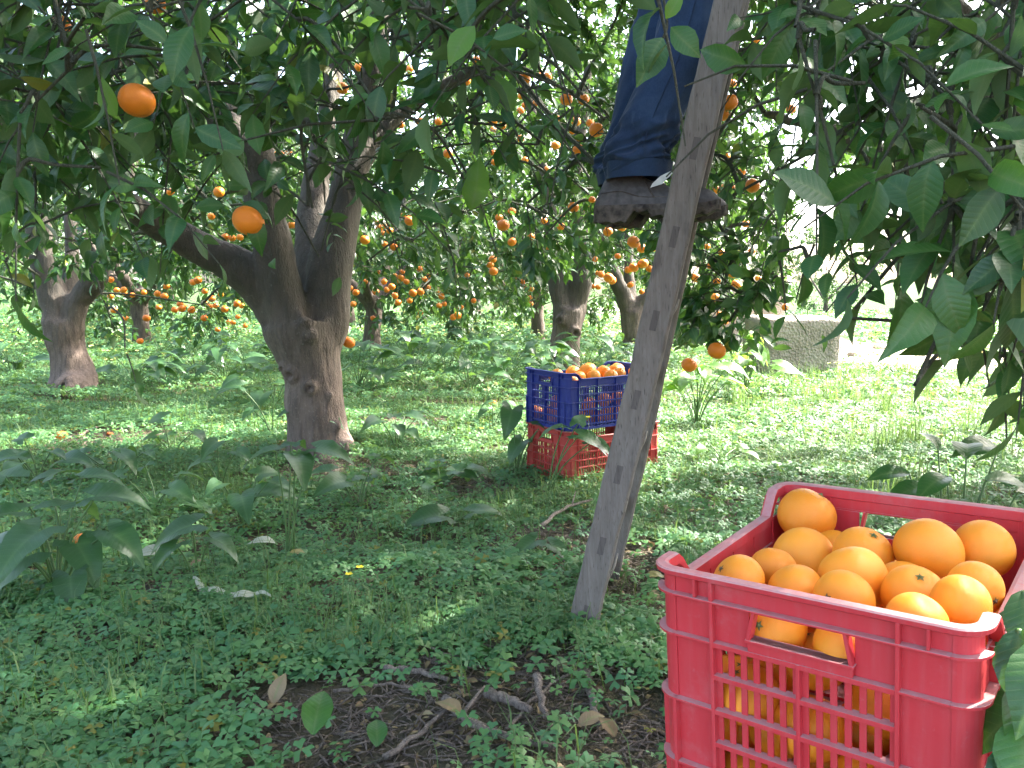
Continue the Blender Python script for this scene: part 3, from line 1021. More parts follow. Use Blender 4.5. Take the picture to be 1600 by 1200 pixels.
# overhanging leaves top left and middle
for k in range(200):
    px = rs.uniform(-60, 880); py = rs.uniform(-70, 330)
    Y = rs.uniform(1.6, 3.0)
    if px > 620 and py > 250: continue
    if 230 < px < 600 and 180 < py and rs.random() < .35: continue
    spL.append((px, py, Y, rs.uniform(-1, 1), rs.uniform(-.9, .2), rs.randint(7, 11), rs.uniform(.078, .108)))
spL += [(250, 60, 1.55, .5, -.9, 6, .10), (310, 90, 1.5, .3, -.9, 4, .11), (40, 190, 1.7, -.6, -.6, 5, .10), (160, 150, 1.5, .2, -.9, 3, .085), (400, 320, 2.4, .3, -.6, 6, .085),
        (560, 300, 2.2, .7, -.5, 7, .085), (700, 60, 1.7, .6, -.5, 7, .10), (760, 90, 1.6, .7, -.4, 6, .11), (640, 300, 2.4, .6, -.8, 7, .09), (700, 380, 3.0, .3, -.9, 8, .085),
        (740, 300, 2.2, .4, -.8, 6, .085), (800, 200, 2.0, .5, -.8, 6, .09), (850, 60, 1.7, .4, -.8, 6, .11), (600, 340, 2.6, .3, -.7, 6, .08), (715, 470, 3.6, .1, -1, 9, .10),
        (180, 520, 3.3, .2, -.9, 5, .10), (215, 600, 3.0, .3, -.9, 3, .10), (150, 440, 3.4, .3, -.8, 7, .09), (60, 380, 3.0, -.2, -.8, 8, .09), (130, 330, 2.8, .3, -.6, 8, .09),
        (30, 470, 3.0, .2, -.9, 6, .09), (520, 370, 3.2, .2, -.6, 5, .08), (1040, 60, 1.25, .2, -.6, 3, .085), (200, 270, 2.6, .4, -.4, 8, .09), (260, 250, 2.5, .4, -.4, 7, .09),
        (80, 270, 2.4, .4, -.4, 9, .09), (20, 110, 2.1, .4, -.4, 9, .09)]
bL = np.array([-2.5, 0.6, 0.0])
tL = near_tree(bL, 'orange tree behind the camera on the left whose leafy shoots overhang the view', 61, [
    limb([bL + [0, 0, -.1], bL + [0, 0, .4], bL + [.02, .02, .8]], [0.22, 0.17, 0.17]),
    limb([bL + [0, 0, .7], bL + [.5, .5, 1.4], bL + [1.2, 1.1, 2.0], bL + [1.8, 1.3, 2.5], bL + [2.35, 1.45, 2.65]], [0.11, 0.09, 0.07, 0.05, 0.03]),
    limb([bL + [0, 0, .7], bL + [.1, .8, 1.4], bL + [.4, 1.7, 1.9], bL + [.9, 2.4, 2.1]], [0.11, 0.08, 0.06, 0.03]),
    limb([bL + [0, 0, .7], bL + [-.6, -.2, 1.5], bL + [-1, -.5, 2.2]], [0.11, 0.08, 0.04]),
    limb([bL + [0, 0, .7], bL + [.6, -.6, 1.5], bL + [1.4, -1.0, 2.3]], [0.11, 0.08, 0.04]),
], bL + [.5, -.1, 2.6], (2.9, 2.4, 1.2), 60, 1.75, spL)

spR = []
for k in range(175):
    px = rs.uniform(1190, 1660); py = rs.uniform(-70, 470)
    Y = rs.uniform(1.25, 2.5)
    if px < 1330 and py > 240: continue
    if px < 1380 and py > 330: continue
    if py > 400 and px < 1450: continue
    if rs.random() < .35 and px < 1430: continue
    spR.append((px, py, Y, rs.uniform(-1, .3), rs.uniform(-.9, .2), rs.randint(6, 10), rs.uniform(.07, .098)))
spR += [(1440, 470, 1.12, -.5, -.5, 6, .105), (1550, 500, 1.08, -.3, -.7, 6, .11), (1500, 430, 1.15, -.7, -.5, 6, .12), (1420, 270, 1.15, -.8, -.2, 6, .11), (1560, 290, 1.1, .3, -.5, 5, .12),
        (1570, 420, 1.1, -.4, -.7, 6, .12), (1200, 110, 1.3, -.7, .1, 4, .105), (1150, 190, 1.45, -.9, -.4, 4, .10), (1290, 420, 1.8, -.5, -.7, 4, .08), (1240, 470, 1.9, -.3, -.9, 5, .085),
        (1230, 490, 1.95, .2, -1, 4, .085), (1220, 320, 2.2, -.5, -.5, 6, .08), (1290, 300, 2.1, -.8, -.5, 5, .08), (1340, 470, 1.6, -.6, -.7, 5, .08), (1600, 600, 1.35, -.1, -.9, 7, .09), (1575, 560, 1.3, -.2, -.9, 7, .09), (1590, 660, 1.4, -.2, -.9, 6, .085), (1550, 600, 1.45, .1, -.9, 7, .085), (1610, 540, 1.2, -.2, -.9, 7, .10), (1620, 700, 1.45, -.4, -.7, 6, .09), (1580, 620, 1.5, .1, -.95, 7, .09), (1600, 660, 1.5, -.1, -.95, 7, .09), (1575, 690, 1.55, .1, -.9, 6, .09), (1560, 570, 1.5, 0, -.95, 7, .09), (1610, 590, 1.45, -.1, -.9, 8, .095), (1540, 530, 1.4, 0, -.9, 7, .095),
        (1560, 520, 1.3, -.4, -.7, 7, .11), (1480, 370, 1.4, -.5, -.6, 7, .10), (1400, 420, 1.5, -.7, -.6, 6, .09), (1250, 30, 1.5, -.6, -.4, 7, .10),
        (1330, 90, 1.5, -.7, -.4, 7, .10), (1430, 490, 1.2, -.3, -.8, 6, .10), (1500, 520, 1.25, -.1, -.8, 6, .10), (1400, 440, 1.3, -.5, -.6, 6, .09), (1560, 450, 1.15, -.3, -.7, 7, .11), (1450, 350, 1.2, -.6, -.3, 7, .10), (1590, 130, 1.3, -.2, -.9, 6, .11), (1520, 160, 1.25, -.4, -.6, 6, .10), (1600, 380, 1.25, -.3, -.6, 7, .11), (1350, 190, 1.7, -.7, -.4, 6, .09)]
bB = np.array([2.45, 0.75, 0.0])
near_tree(bB, 'orange tree just outside the right edge with large dark leaves near the red crate', 71, [
    limb([bB + [0, 0, -.1], bB + [0, 0, .4], bB + [.0, .02, .8]], [0.22, 0.17, 0.17]),
    limb([bB + [0, 0, .7], bB + [-.4, .5, 1.3], bB + [-.8, .9, 1.6], bB + [-1.2, 1.2, 2.0]], [0.10, 0.07, 0.045, 0.025]),
    limb([bB + [0, 0, .7], bB + [-.5, .2, 1.1], bB + [-1.0, .5, 1.3], bB + [-1.35, .6, 1.35]], [0.09, 0.06, 0.035, 0.014]),
    limb([bB + [0, 0, .7], bB + [.4, -.5, 1.4], bB + [.9, -1.0, 2.1]], [0.11, 0.08, 0.04]),
    limb([bB + [0, 0, .7], bB + [-.4, -.6, 1.4], bB + [-1.0, -1.3, 2.1]], [0.11, 0.08, 0.04]),
], bB + [-.2, -.8, 2.5], (2.4, 2.3, 1.25), 55, 1.75, spR, 0.095)

# --- orange trees of the next rows: one prototype of each kind, then copies
def row_tree(pos, seed, label, n=52, size=0.13, zmin=0.55, R_=2.5, mat_='citrus_far', nl=15, nparts=0, top=2.4):
    pos = np.array(pos, float)
    t = Tree('orange_tree', pos, label, seed=seed, mat_=mat_, far=True)
    r = t.r
    lm = [limb([pos + [0, 0, -.1], pos + [0, 0, .25], pos + [r.uniform(-.06, .06), 0, .75]], [0.17, 0.13, 0.13])]
    for k in range(4):
        a = k * pi / 2 + r.uniform(-.5, .5)
        lm.append(limb([pos + [0, 0, .65], pos + [cos(a) * .5, sin(a) * .5, 1.2], pos + [cos(a) * 1.1, sin(a) * 1.1, 2.0], pos + [cos(a) * 1.4, sin(a) * 1.4, 2.6]], [0.09, 0.075, 0.05, 0.03]))
    t.wood(lm, voxel=0.045, disp=0.015, seed=seed)
    t.crown(pos + [0, 0, 2.4], (R_, R_, top), n, zmin=zmin, ntw=8, nl=nl, size=size, tl=0.42)
    t.finish(nparts)
    return t


ROW = [
    ((0.45, 14.3, 0), 'slender orange tree far behind, seen left of the forked trunk'),
    ((-2.0, 11.6, 0), 'fruit laden orange tree right of the big knotty trunk, further back'),
    ((-5.6, 12.3, 0), 'fruit laden orange tree seen between the two trunks at the left'),
    ((-9.6, 11.4, 0), 'orange tree far back at the left edge behind the hollow trunk'),
]
protos = []
for i, (p, lab) in enumerate(ROW):
    protos.append(row_tree(p, 81 + i, lab, n=95, size=0.115, zmin=0.3 if i else 0.6, nparts=120 if i in (1, 2) else 60))

# ------------------------------------------------------------------ oranges
def orange_mesh(name, seed, sub=3, mat_='orange', calyx='calyx', stem=False, blem=0.0):
    bm = bmesh.new()
    bmesh.ops.create_icosphere(bm, subdivisions=sub, radius=1.0)
    r = np.random.default_rng(seed)
    a, b, c = r.uniform(0, 6, 3)
    sq = r.uniform(0.9, 0.98)
    for v in bm.verts:
        x, y, z = v.co
        k = 1 + 0.018 * sin(2 * x + a) * cos(3 * y + b) + 0.012 * sin(4 * z + c)
        pole = math.exp(-((1 - z) * 14))
        bot = math.exp(-((1 + z) * 20))
        v.co = Vector((x * k, y * k, z * k * sq - 0.07 * pole + 0.03 * bot))
    for f in bm.faces: f.smooth = True
    n0 = len(bm.faces)
    # five pointed calyx in the dimple
    if calyx:
        zc = sq - 0.055
        cv = bm.verts.new((0, 0, zc + 0.05))
        ring = []
        for k in range(10):
            rr = 0.17 if k % 2 == 0 else 0.075
            an = k * pi / 5
            ring.append(bm.verts.new((cos(an) * rr, sin(an) * rr, zc + (0.012 if k % 2 == 0 else 0.03))))
        for k in range(10):
            f = bm.faces.new((cv, ring[k], ring[(k + 1) % 10])); f.material_index = 1
        st = []
        for zz, rr in ((zc + .03, .05), (zc + (.35 if stem else .085), .035)):
            st.append([bm.verts.new((cos(k * pi / 3) * rr, sin(k * pi / 3) * rr, zz)) for k in range(6)])
        for k in range(6):
            f = bm.faces.new((st[0][k], st[0][(k + 1) % 6], st[1][(k + 1) % 6], st[1][k])); f.material_index = 1
        f = bm.faces.new(st[1]); f.material_index = 1
    me = bpy.data.meshes.new(name)
    bm.to_mesh(me); bm.free()
    me.materials.append(M[mat_]); me.materials.append(M[calyx or 'calyx'])
    return me


OM = [orange_mesh('orange', i, 4, 'orange', 'calyx' if i % 2 else 'calyx_dry') for i in range(6)]
OT = [orange_mesh('orange', 20 + i, 3, 'orange_tree', 'calyx', True) for i in range(3)]
OF = [orange_mesh('orange', 30 + i, 2, 'orange_tree', None) for i in range(3)]


def put_orange(p, r, label, group=None, meshes=OT, rot=None, name='orange', cat='orange'):
    o = link(name, meshes[rnd.randrange(len(meshes))])
    o.location = [float(c) for c in p]
    k = rnd.uniform(0.96, 1.05)
    o.scale = (r * k, r, r * rnd.uniform(.95, 1.03))
    o.rotation_euler = rot if rot else (rnd.uniform(-.5, .5), rnd.uniform(-.5, .5), rnd.uniform(0, 6))
    return tag(o, label, cat, group)


# (px, py, diameter px, own label)
NAMED = [
    (214, 157, 52, 'large orange hanging alone beside a bright green leaf, top left'),
    (97, 38, 28, 'single orange high in the left corner above a twig'),
    (243, 6, 32, 'orange cut by the top edge beside a big grey green leaf'),
    (388, 345, 47, 'orange half covered by two leaves in front of the forked trunk limb'),
    (545, 535, 20, 'low orange peeping out right behind the thick knotty trunk'),
    (1120, 548, 28, 'lowest orange but one on the bough right of the ladder'),
    (1077, 570, 25, 'lowest hanging orange of all, just right of the ladder'),
    (932, 203, 23, 'round orange left of the jeans at calf height'),
    (904, 234, 18, 'oval orange lower left of the round one beside the jeans'),
    (943, 252, 21, 'orange touching the back fold of the jeans'),
    (868, 227, 14, 'small half hidden orange farthest left of those beside the jeans'),
    (885, 155, 20, 'orange high beside the jeans, left of a pair'),
    (912, 155, 18, 'orange high beside the jeans, right of a pair'),
    (896, 324, 17, 'orange level with the shoe, over the forked tree by the blue crate'),
    (925, 312, 11, 'small yellow fruit just left of the shoe heel'),
    (1176, 290, 23, 'orange right of the shoe toe among dark leaves'),
    (1120, 297, 14, 'small orange directly above the shoe toe'),
    (1140, 160, 26, 'upper orange pressed against the right side of the ladder rail'),
    (1131, 178, 22, 'orange behind the ladder rail under the upper one'),
    (1236, 170, 15, 'small orange far right in the bough, beside a pale leaf'),
    (1145, 425, 20, 'deep orange fruit low on the bough right of the ladder'),
    (1087, 434, 15, 'light orange fruit touching the ladder rail at mid height'),
    (951, 434, 16, 'orange left of the ladder in front of the V shaped trunk'),
    (535, 138, 19, 'orange in the middle of the big tree crown, under a grey leaf'),
    (786, 352, 20, 'reddish orange in shade at the centre of the picture'),
]
GR = {
    'a': ('small orange in the crown of the big knotty tree', 'oranges in the crown of the big knotty tree'),
    'b': ('small orange low in the row of trees seen left of the knotty trunk', 'oranges left of the knotty trunk'),
    'c': ('small orange in the fruit laden tree seen right of the knotty trunk', 'oranges right of the knotty trunk'),
    'd': ('small orange in the crown of the forked tree behind the blue crate', 'oranges above the blue crate'),
    'e': ('small orange under the shoe, left of the ladder', 'oranges under the shoe'),
    'f': ('small orange on the leafy bough right of the ladder', 'oranges on the bough right of the ladder'),
}
SMALL = [
    ('a', 557, 138, 12), ('a', 560, 105, 13), ('a', 465, 410, 16), ('a', 456, 352, 13), ('a', 425, 240, 13), ('a', 438, 241, 13), ('a', 451, 238, 11), ('a', 342, 300, 17), ('a', 330, 338, 12),
    ('a', 266, 300, 12), ('a', 352, 370, 12), ('a', 363, 372, 12), ('a', 375, 371, 11), ('a', 570, 375, 15), ('a', 610, 188, 18), ('a', 626, 195, 12), ('a', 640, 108, 13), ('a', 710, 128, 15),
    ('a', 728, 126, 15), ('a', 745, 95, 14), ('a', 655, 190, 13), ('a', 700, 240, 15), ('a', 685, 190, 12), ('a', 780, 125, 15), ('a', 820, 122, 18), ('a', 845, 120, 14), ('a', 325, 183, 10),
    ('a', 770, 190, 14), ('a', 640, 345, 16), ('a', 570, 245, 12),
    ('b', 173, 463, 10), ('b', 178, 485, 10), ('b', 173, 437, 10), ('b', 246, 459, 11), ('b', 257, 463, 12), ('b', 260, 447, 11), ('b', 309, 438, 13), ('b', 302, 441, 11), ('b', 273, 484, 11),
    ('b', 287, 478, 9), ('b', 229, 497, 12), ('b', 219, 533, 11), ('b', 327, 479, 11), ('b', 337, 478, 10), ('b', 351, 483, 12), ('b', 357, 503, 9), ('b', 364, 504, 9), ('b', 383, 509, 8),
    ('b', 340, 515, 9), ('b', 196, 497, 9), ('b', 207, 461, 9), ('b', 248, 480, 10), ('b', 320, 455, 10), ('b', 345, 460, 9), ('b', 378, 478, 9), ('b', 395, 470, 10),
    ('c', 547, 450, 10), ('c', 552, 475, 10), ('c', 556, 457, 11), ('c', 587, 456, 11), ('c', 612, 448, 12), ('c', 617, 462, 11), ('c', 622, 473, 11), ('c', 645, 458, 13), ('c', 657, 456, 12),
    ('c', 657, 489, 9), ('c', 690, 463, 11), ('c', 694, 475, 9), ('c', 604, 453, 10), ('c', 600, 440, 10), ('c', 635, 440, 10), ('c', 720, 480, 9), ('c', 571, 440, 9), ('c', 583, 497, 9),
    ('c', 592, 490, 8), ('c', 656, 420, 10), ('c', 670, 430, 9), ('c', 705, 440, 9), ('c', 740, 470, 9), ('c', 770, 405, 13), ('c', 766, 414, 12), ('c', 771, 424, 14), ('c', 640, 470, 10),
    ('c', 730, 430, 9), ('c', 628, 425, 9), ('c', 590, 425, 9),
    ('d', 817, 440, 9), ('d', 823, 451, 9), ('d', 830, 452, 9), ('d', 828, 465, 8), ('d', 829, 475, 9), ('d', 806, 435, 8), ('d', 800, 378, 14), ('d', 830, 370, 12), ('d', 870, 185, 12),
    ('d', 850, 345, 11), ('d', 800, 330, 13), ('d', 780, 340, 13), ('d', 855, 265, 11), ('d', 820, 250, 11), ('d', 900, 190, 15), ('d', 922, 192, 13), ('d', 855, 385, 11), ('d', 905, 265, 10),
    ('d', 880, 340, 10), ('d', 915, 325, 12), ('d', 945, 270, 11), ('d', 838, 160, 12), ('d', 855, 120, 15),
    ('e', 990, 378, 20), ('e', 1003, 388, 15), ('e', 1020, 385, 17), ('e', 972, 355, 14), ('e', 990, 418, 16), ('e', 1005, 412, 16), ('e', 985, 445, 11), ('e', 950, 362, 16), ('e', 956, 438, 14),
    ('e', 1003, 345, 14), ('e', 1015, 420, 12), ('e', 965, 400, 10), ('e', 930, 405, 10), ('e', 1040, 400, 12),
    ('f', 1118, 465, 14), ('f', 1125, 492, 12), ('f', 1227, 480, 12), ('f', 1133, 503, 10), ('f', 1110, 415, 12), ('f', 1175, 392, 12), ('f', 1120, 440, 12), ('f', 1160, 268, 12), ('f', 1182, 62, 12),
    ('f', 1145, 130, 13), ('f', 1165, 350, 12), ('f', 1105, 385, 10), ('f', 1150, 445, 16), ('f', 1185, 435, 11), ('f', 1135, 245, 12), ('f', 1128, 395, 11),
]
for px, py, dm, lab in NAMED:
    dia = 0.045 if 'yellow' in lab else 0.074
    Y = dia * F / dm
    if 'half covered' not in lab: ORANGES.append((px, py, dm / 2, Y))
    put_orange(at(px, py, Y), dia / 2, lab, meshes=OT)
ro = random.Random(5)
lastg = ''
for k in range(54):
    g = 'bbcccddeef'[(k // 3) % 10]
    x0, x1, y0, y1 = {'b': (165, 400, 425, 505), 'c': (545, 750, 300, 500), 'd': (755, 905, 150, 420), 'e': (920, 1045, 365, 450), 'f': (1095, 1200, 100, 500)}[g]
    if k % 3 == 0 or g != lastg or ro.random() < .3: ccx, ccy = ro.uniform(x0, x1), ro.uniform(y0, y1)
    lastg = g
    SMALL.append((g, ccx + ro.uniform(-13, 13), ccy + ro.uniform(-12, 14), ro.uniform(8, 12.5) if g != 'f' else ro.uniform(11, 16)))
ORD = 'first second third fourth fifth sixth seventh eighth ninth tenth eleventh twelfth thirteenth fourteenth'.split()
SHORT = {'a': 'small oranges in the big knotty tree', 'b': 'oranges left of the knotty trunk', 'c': 'oranges right of the knotty trunk', 'd': 'oranges above the blue crate',
         'e': 'oranges under the shoe', 'f': 'oranges right of the ladder'}
BANDS = {1: [''], 2: ['upper', 'lower'], 3: ['upper', 'middle', 'lower'], 4: ['topmost', 'upper', 'lower', 'lowest'], 5: ['topmost', 'upper', 'middle', 'lower', 'lowest'],
         6: ['topmost', 'upper', 'upper middle', 'lower middle', 'lower', 'lowest']}
for g in 'abcdef':
    items = sorted([q[1:] for q in SMALL if q[0] == g], key=lambda q: q[1])
    nb = min(6, max(1, math.ceil(len(items) / 11)))
    for b_ in range(nb):
        row = sorted(items[len(items) * b_ // nb:len(items) * (b_ + 1) // nb])
        for k_, (px, py, dm) in enumerate(row):
            ORANGES.append((px, py, dm / 2, 0.074 * F / dm))
            lab = ORD[k_] + ' from the left of the ' + BANDS[nb][b_] + ' ' + SHORT[g]
            put_orange(at(px, py, 0.074 * F / dm), 0.037, ' '.join(lab.split()), GR[g][1], meshes=OF if dm < 14 else OT)

emit_foliage()
# single leaves of the overhanging shoots that stand out in the picture: base pixel, tip pixel, distance, fresh or old
M['fresh'] = leaf_mat('fresh_leaf', [(0.07, 0.20, 0.022), (0.10, 0.25, 0.03)], rough=.4, trans=.4, tcol=(.35, .6, .05))
FRESH = []
for me_, _v in LEAF_SHAPES[:4]:
    m_ = me_.copy(); m_.name = 'leaf'; m_.materials.clear(); m_.materials.append(M['fresh']); FRESH.append(m_)
for k_, (bx_, by_, tx_, ty_, Y_, fr_) in enumerate([(1036, 58, 998, 128, 1.3, 0), (1048, 42, 1092, 84, 1.32, 0), (1040, 30, 1066, -12, 1.3, 1), (182, 184, 155, 122, 1.55, 1), (350, 322, 305, 322, 2.0, 0),
                                                    (378, 318, 414, 338, 2.0, 0), (396, 338, 408, 392, 2.0, 0), (300, 40, 262, 118, 1.3, 0), (262, 68, 215, 30, 1.3, 0), (690, 128, 640, 152, 1.8, 0), (735, 330, 752, 248, 2.2, 1),
                                                    (742, 40, 700, 95, 1.5, 1), (770, 60, 820, 45, 1.5, 0), (800, 175, 778, 118, 1.8, 1)]):
    a_, b_ = at(bx_, by_, Y_), at(tx_, ty_, Y_ - .015)
    L_ = float(np.linalg.norm(b_ - a_)) * 1.06
    y_ = norm(b_ - a_); n_ = norm(np.array([.25 * (-1) ** k_, -1.0, .45])); x_ = norm(np.cross(y_, n_)); z_ = np.cross(x_, y_)
    o = link('leaf', (FRESH if fr_ else [q[0] for q in LEAF_SHAPES])[k_ % 4], tL.o)
    m4 = Matrix.Identity(4)
    for r_ in range(3):
        m4[r_][0], m4[r_][1], m4[r_][2], m4[r_][3] = x_[r_] * L_ * 1.25, y_[r_] * L_, z_[r_] * L_, (a_ - tL.base)[r_]
    o.matrix_local = m4
acc = Acc()
tube(acc, smooth_path([at(1000, -120, 1.32), at(1030, -30, 1.31), at(1042, 35, 1.31), at(1036, 60, 1.3)], 4) - tL.base, .0022, 5)
tube(acc, smooth_path([at(1000, -120, 1.32), at(880, -260, 1.4), at(700, -330, 1.5)], 4) - tL.base, .004, 5)
acc.obj('branch', M['twig'], tL.o)

# copies of the row trees fill the rows behind
BACKROW = [
    (0, (-3.4, 17.0), 1.0, 1.0, 'orange tree in the sunlit back row, behind the second fruit laden tree'),
    (1, (1.5, 19.0), 2.2, 1.05, 'orange tree in the back row, behind the ladder'),
    (2, (5.6, 24.5), .6, .6, 'pale sunlit orange tree in the distance above the concrete block'),
    (3, (9.8, 25.5), 4.0, 0.62, 'pale sunlit orange tree in the distance right of the gravel track'),
    (1, (14.2, 24.0), 5.0, .66, 'distant sunlit orange tree at the right edge'),
    (2, (-8.2, 17.5), 3.3, 1.1, 'orange tree in the back row, left of centre'),
    (0, (-13.0, 17.0), 1.6, 1.1, 'orange tree in the back row at the far left'),
    (3, (-1.0, 22.5), 2.7, 1.15, 'orange tree in the farthest row, centre'),
    (1, (-6.0, 23.0), 0.9, 1.15, 'orange tree in the farthest row, left of centre'),
    (2, (-12.0, 24.0), 5.3, 1.15, 'orange tree in the farthest row at the left'),
    (0, (-17.5, 22.0), 5.3, 1.2, 'orange tree in the farthest row, leftmost'),
    (2, (-6.8, 2.9), 2.3, 1.05, 'orange tree left of the camera outside the frame'),
    (3, (6.4, 0.8), 1.3, 1.05, 'orange tree right of the camera outside the frame'),
    (0, (7.8, 4.8), 4.1, 1.05, 'orange tree outside the right of the frame beyond the track'),
]
for k, (x, y), rz, sc_, lab in BACKROW:
    c = copy_tree(protos[k].o)
    c.location = (x, y, 0); c.rotation_euler = (0, 0, rz); c.scale = (sc_,) * 3
    c['label'] = lab
    c['group'] = 'orange trees in the rows behind'

# ------------------------------------------------------------------ ground
def nonuni(lo, hi, fine, span):
    a = [0.0]
    step = fine
    while a[-1] < span: a.append(a[-1] + step)
    while a[-1] < hi:
        step *= 1.25
        a.append(a[-1] + step)
    return a


xs_p = nonuni(0, 300, 0.06, 3.0)
xs = np.array([-v for v in xs_p[::-1]][:-1] + xs_p)
ys = np.array([-v for v in nonuni(0, 120, 0.5, 2)[::-1]][:-1] + nonuni(0, 400, 0.06, 7.5))
XX, YY = np.meshgrid(xs, ys)
far_f = np.clip((np.hypot(XX, YY) - 12) / 30, 0, 1)
ZZ = gh(XX, YY) * (1 - far_f)
acc = Acc()
nx, ny = len(xs), len(ys)
ii = (np.arange(ny - 1)[:, None] * nx + np.arange(nx - 1)[None]).ravel()
acc.add(np.stack([XX.ravel(), YY.ravel(), ZZ.ravel()], 1), np.stack([ii, ii + 1, ii + nx + 1, ii + nx], 1))
g = acc.obj('ground', M['soil'])
tag(g, kind='structure')

# gravel track at the right
acc = Acc()
n = 40
tp = smooth_path([(3.6, 30.0), (4.1, 18), (4.6, 12.0), (5.6, 9.4), (8.5, 7.6), (14, 7.0)], 12)
tw = np.linspace(1.2, 1.35, len(tp))
D2 = norm(np.gradient(tp, axis=0)); N2 = np.stack([-D2[:, 1], D2[:, 0]], 1)
V = []
for i in range(len(tp)):
    for s in np.linspace(-1, 1, 9):
        q = tp[i] + N2[i] * s * (tw[i] + 0.15 * math.sin(i * 1.7 + s))
        V.append((q[0], q[1], 0.035 + 0.012 * math.sin(q[0] * 9 + q[1] * 7)))
Fc = [(i * 9 + k, i * 9 + k + 1, (i + 1) * 9 + k + 1, (i + 1) * 9 + k) for i in range(len(tp) - 1) for k in range(8)]
acc.add(V, Fc)
tag(acc.obj('gravel_track', M['gravel']), kind='structure')

# ------------------------------------------------------------------ bare patches and ground cover
BARE = []
for px, py, rx, ry in [(180, 690, 120, 20), (640, 660, 70, 14), (690, 1100, 190, 60), (800, 1180, 260, 65), (560, 1160, 150, 60), (900, 850, 90, 36), (1000, 930, 75, 55), (610, 745, 60, 14),
                       (850, 1060, 80, 40), (980, 1120, 80, 70), (720, 770, 80, 20), (1120, 800, 40, 14), (1010, 880, 45, 28), (420, 1110, 60, 22), (250, 930, 50, 14), (60, 900, 40, 16), (500, 745, 80, 22)]:
    c = gnd(px, py); e = gnd(px + rx, py); f_ = gnd(px, py - ry)
    BARE.append((c[0], c[1], abs(e[0] - c[0]), max(abs(f_[1] - c[1]), .04)))
CR_BLK = gnd(1245, 585)


def cover_mask(x, y, dens):
    m = np.ones(len(x)) * (0.55 + 1.1 * noise2(x * 1.7, y * 1.7, 30)) * (0.6 + .9 * noise2(x * 6, y * 6, 31))
    for (cx, cy, rx, ry) in BARE:
        q = np.hypot((x - cx) / rx, (y - cy) / ry) + 0.5 * (noise2(x * 9, y * 9, 33) - 0.5)
        big = rx > .2 and cy < 2.0
        m *= np.clip((q - (0.9 if big else 0.6)) / 0.5, 0.2 if big else 0.14, 1)
    for b, rr in ((B1, .26), (BA, .28), (B3, .22)):
        m *= np.hypot(x - b[0], y - b[1]) > rr
    # track
    d = np.min(np.hypot(x[:, None] - tp[None, ::3, 0], y[:, None] - tp[None, ::3, 1]), axis=1)
    m *= np.clip((d - 1.0) / .5, 0.03, 1)
    return rng.uniform(0, 1, len(x)) < m * dens


def scatter(y0, y1, per_m2, dens, side=0.80, xpad=0.4):
    area = side * (y1 ** 2 - y0 ** 2) + 2 * xpad * (y1 - y0)
    n = int(area * per_m2)
    y = np.sqrt(rng.uniform(y0 ** 2, y1 ** 2, n))
    x = rng.uniform(-1, 1, n) * (side * y + xpad)
    k = cover_mask(x, y, dens)
    return x[k], y[k]


def tri_template(detail):
    V, Fc, rib = [(0, 0, 0)], [], [1]
    for k in range(3):
        a = k * 2 * pi / 3
        def P(r, da, z): return (r * cos(a + da), r * sin(a + da), z)
        b = len(V)
        if detail == 2:
            V += [P(.27, .62, .02), P(.46, .66, -.04), P(.56, .30, -.03), P(.38, 0, .05), P(.56, -.30, -.03), P(.46, -.66, -.04), P(.27, -.62, .02)]
            rib += [0, 0, 0, .9, 0, 0, 0]
            Fc += [(0, b + 3, b + 0), (b + 0, b + 3, b + 1), (b + 1, b + 3, b + 2), (0, b + 6, b + 3), (b + 6, b + 5, b + 3), (b + 5, b + 4, b + 3)]
        else:
            V += [P(.48, .5, -.06), P(.42, 0, .03), P(.48, -.5, -.06)]
            rib += [0, .8, 0]
            Fc += [(0, b + 1, b), (0, b + 2, b + 1)]
    return np.array(V), np.array(Fc), np.array(rib, float)


def place_tri(acc, T, x, y, z, S, tilt):
    V0, F0, R0 = T
    n = len(x)
    N = norm(np.stack([rng.normal(0, tilt, n), rng.normal(0, tilt, n) - 0.12, np.ones(n)], 1))
    a = rng.uniform(0, 6.3, n)
    H = np.stack([np.cos(a), np.sin(a), np.zeros(n)], 1)
    X = norm(np.cross(H, N)); Y_ = np.cross(N, X)
    B = np.stack([X, Y_, N], 2)
    W = np.einsum('nij,kj->nki', B, V0) * S[:, None, None] + np.stack([x, y, z], 1)[:, None, :]
    k = len(V0)
    Fc = (F0[None] + (np.arange(n) * k)[:, None, None]).reshape(-1, 3)
    # petal sets orientation
    acc.add(W.reshape(-1, 3), Fc[:, ::1], np.tile(R0, n))


T2, T1 = tri_template(2), tri_template(1)
acc = Acc()
x, y = scatter(1.15, 3.0, 3000, .95)
hgt = 0.015 + 0.06 * noise2(x * 3.1, y * 3.1, 40) * rng.uniform(.3, 1, len(x))
zz = gh(x, y) + hgt
S = 0.043 * (1 + .3 * np.clip(2.0 - y, 0, 1)) * rng.uniform(.55, 1.25, len(x)) * (0.8 + 0.5 * noise2(x * 2, y * 2, 41))
place_tri(acc, T2, x, y, zz, S, 0.32)
nearx, neary, nearz = x, y, zz
x, y = scatter(3.0, 6.5, 2400, 1.0)
zz = gh(x, y) + 0.015 + 0.09 * noise2(x * 2.1, y * 2.1, 42) * rng.uniform(.3, 1, len(x))
place_tri(acc, T1, x, y, zz, 0.048 * rng.uniform(.6, 1.3, len(x)), 0.4)
x, y = scatter(6.5, 12, 620, 1.1)
zz = gh(x, y) + 0.02 + 0.13 * noise2(x * 1.4, y * 1.4, 43) * rng.uniform(.3, 1, len(x))
place_tri(acc, T1, x, y, zz, 0.065 * rng.uniform(.6, 1.4, len(x)), 0.5)
x, y = scatter(12, 26, 70, .95)
zz = gh(x, y) + 0.03 + 0.16 * noise2(x, y, 44) * rng.uniform(.3, 1, len(x))
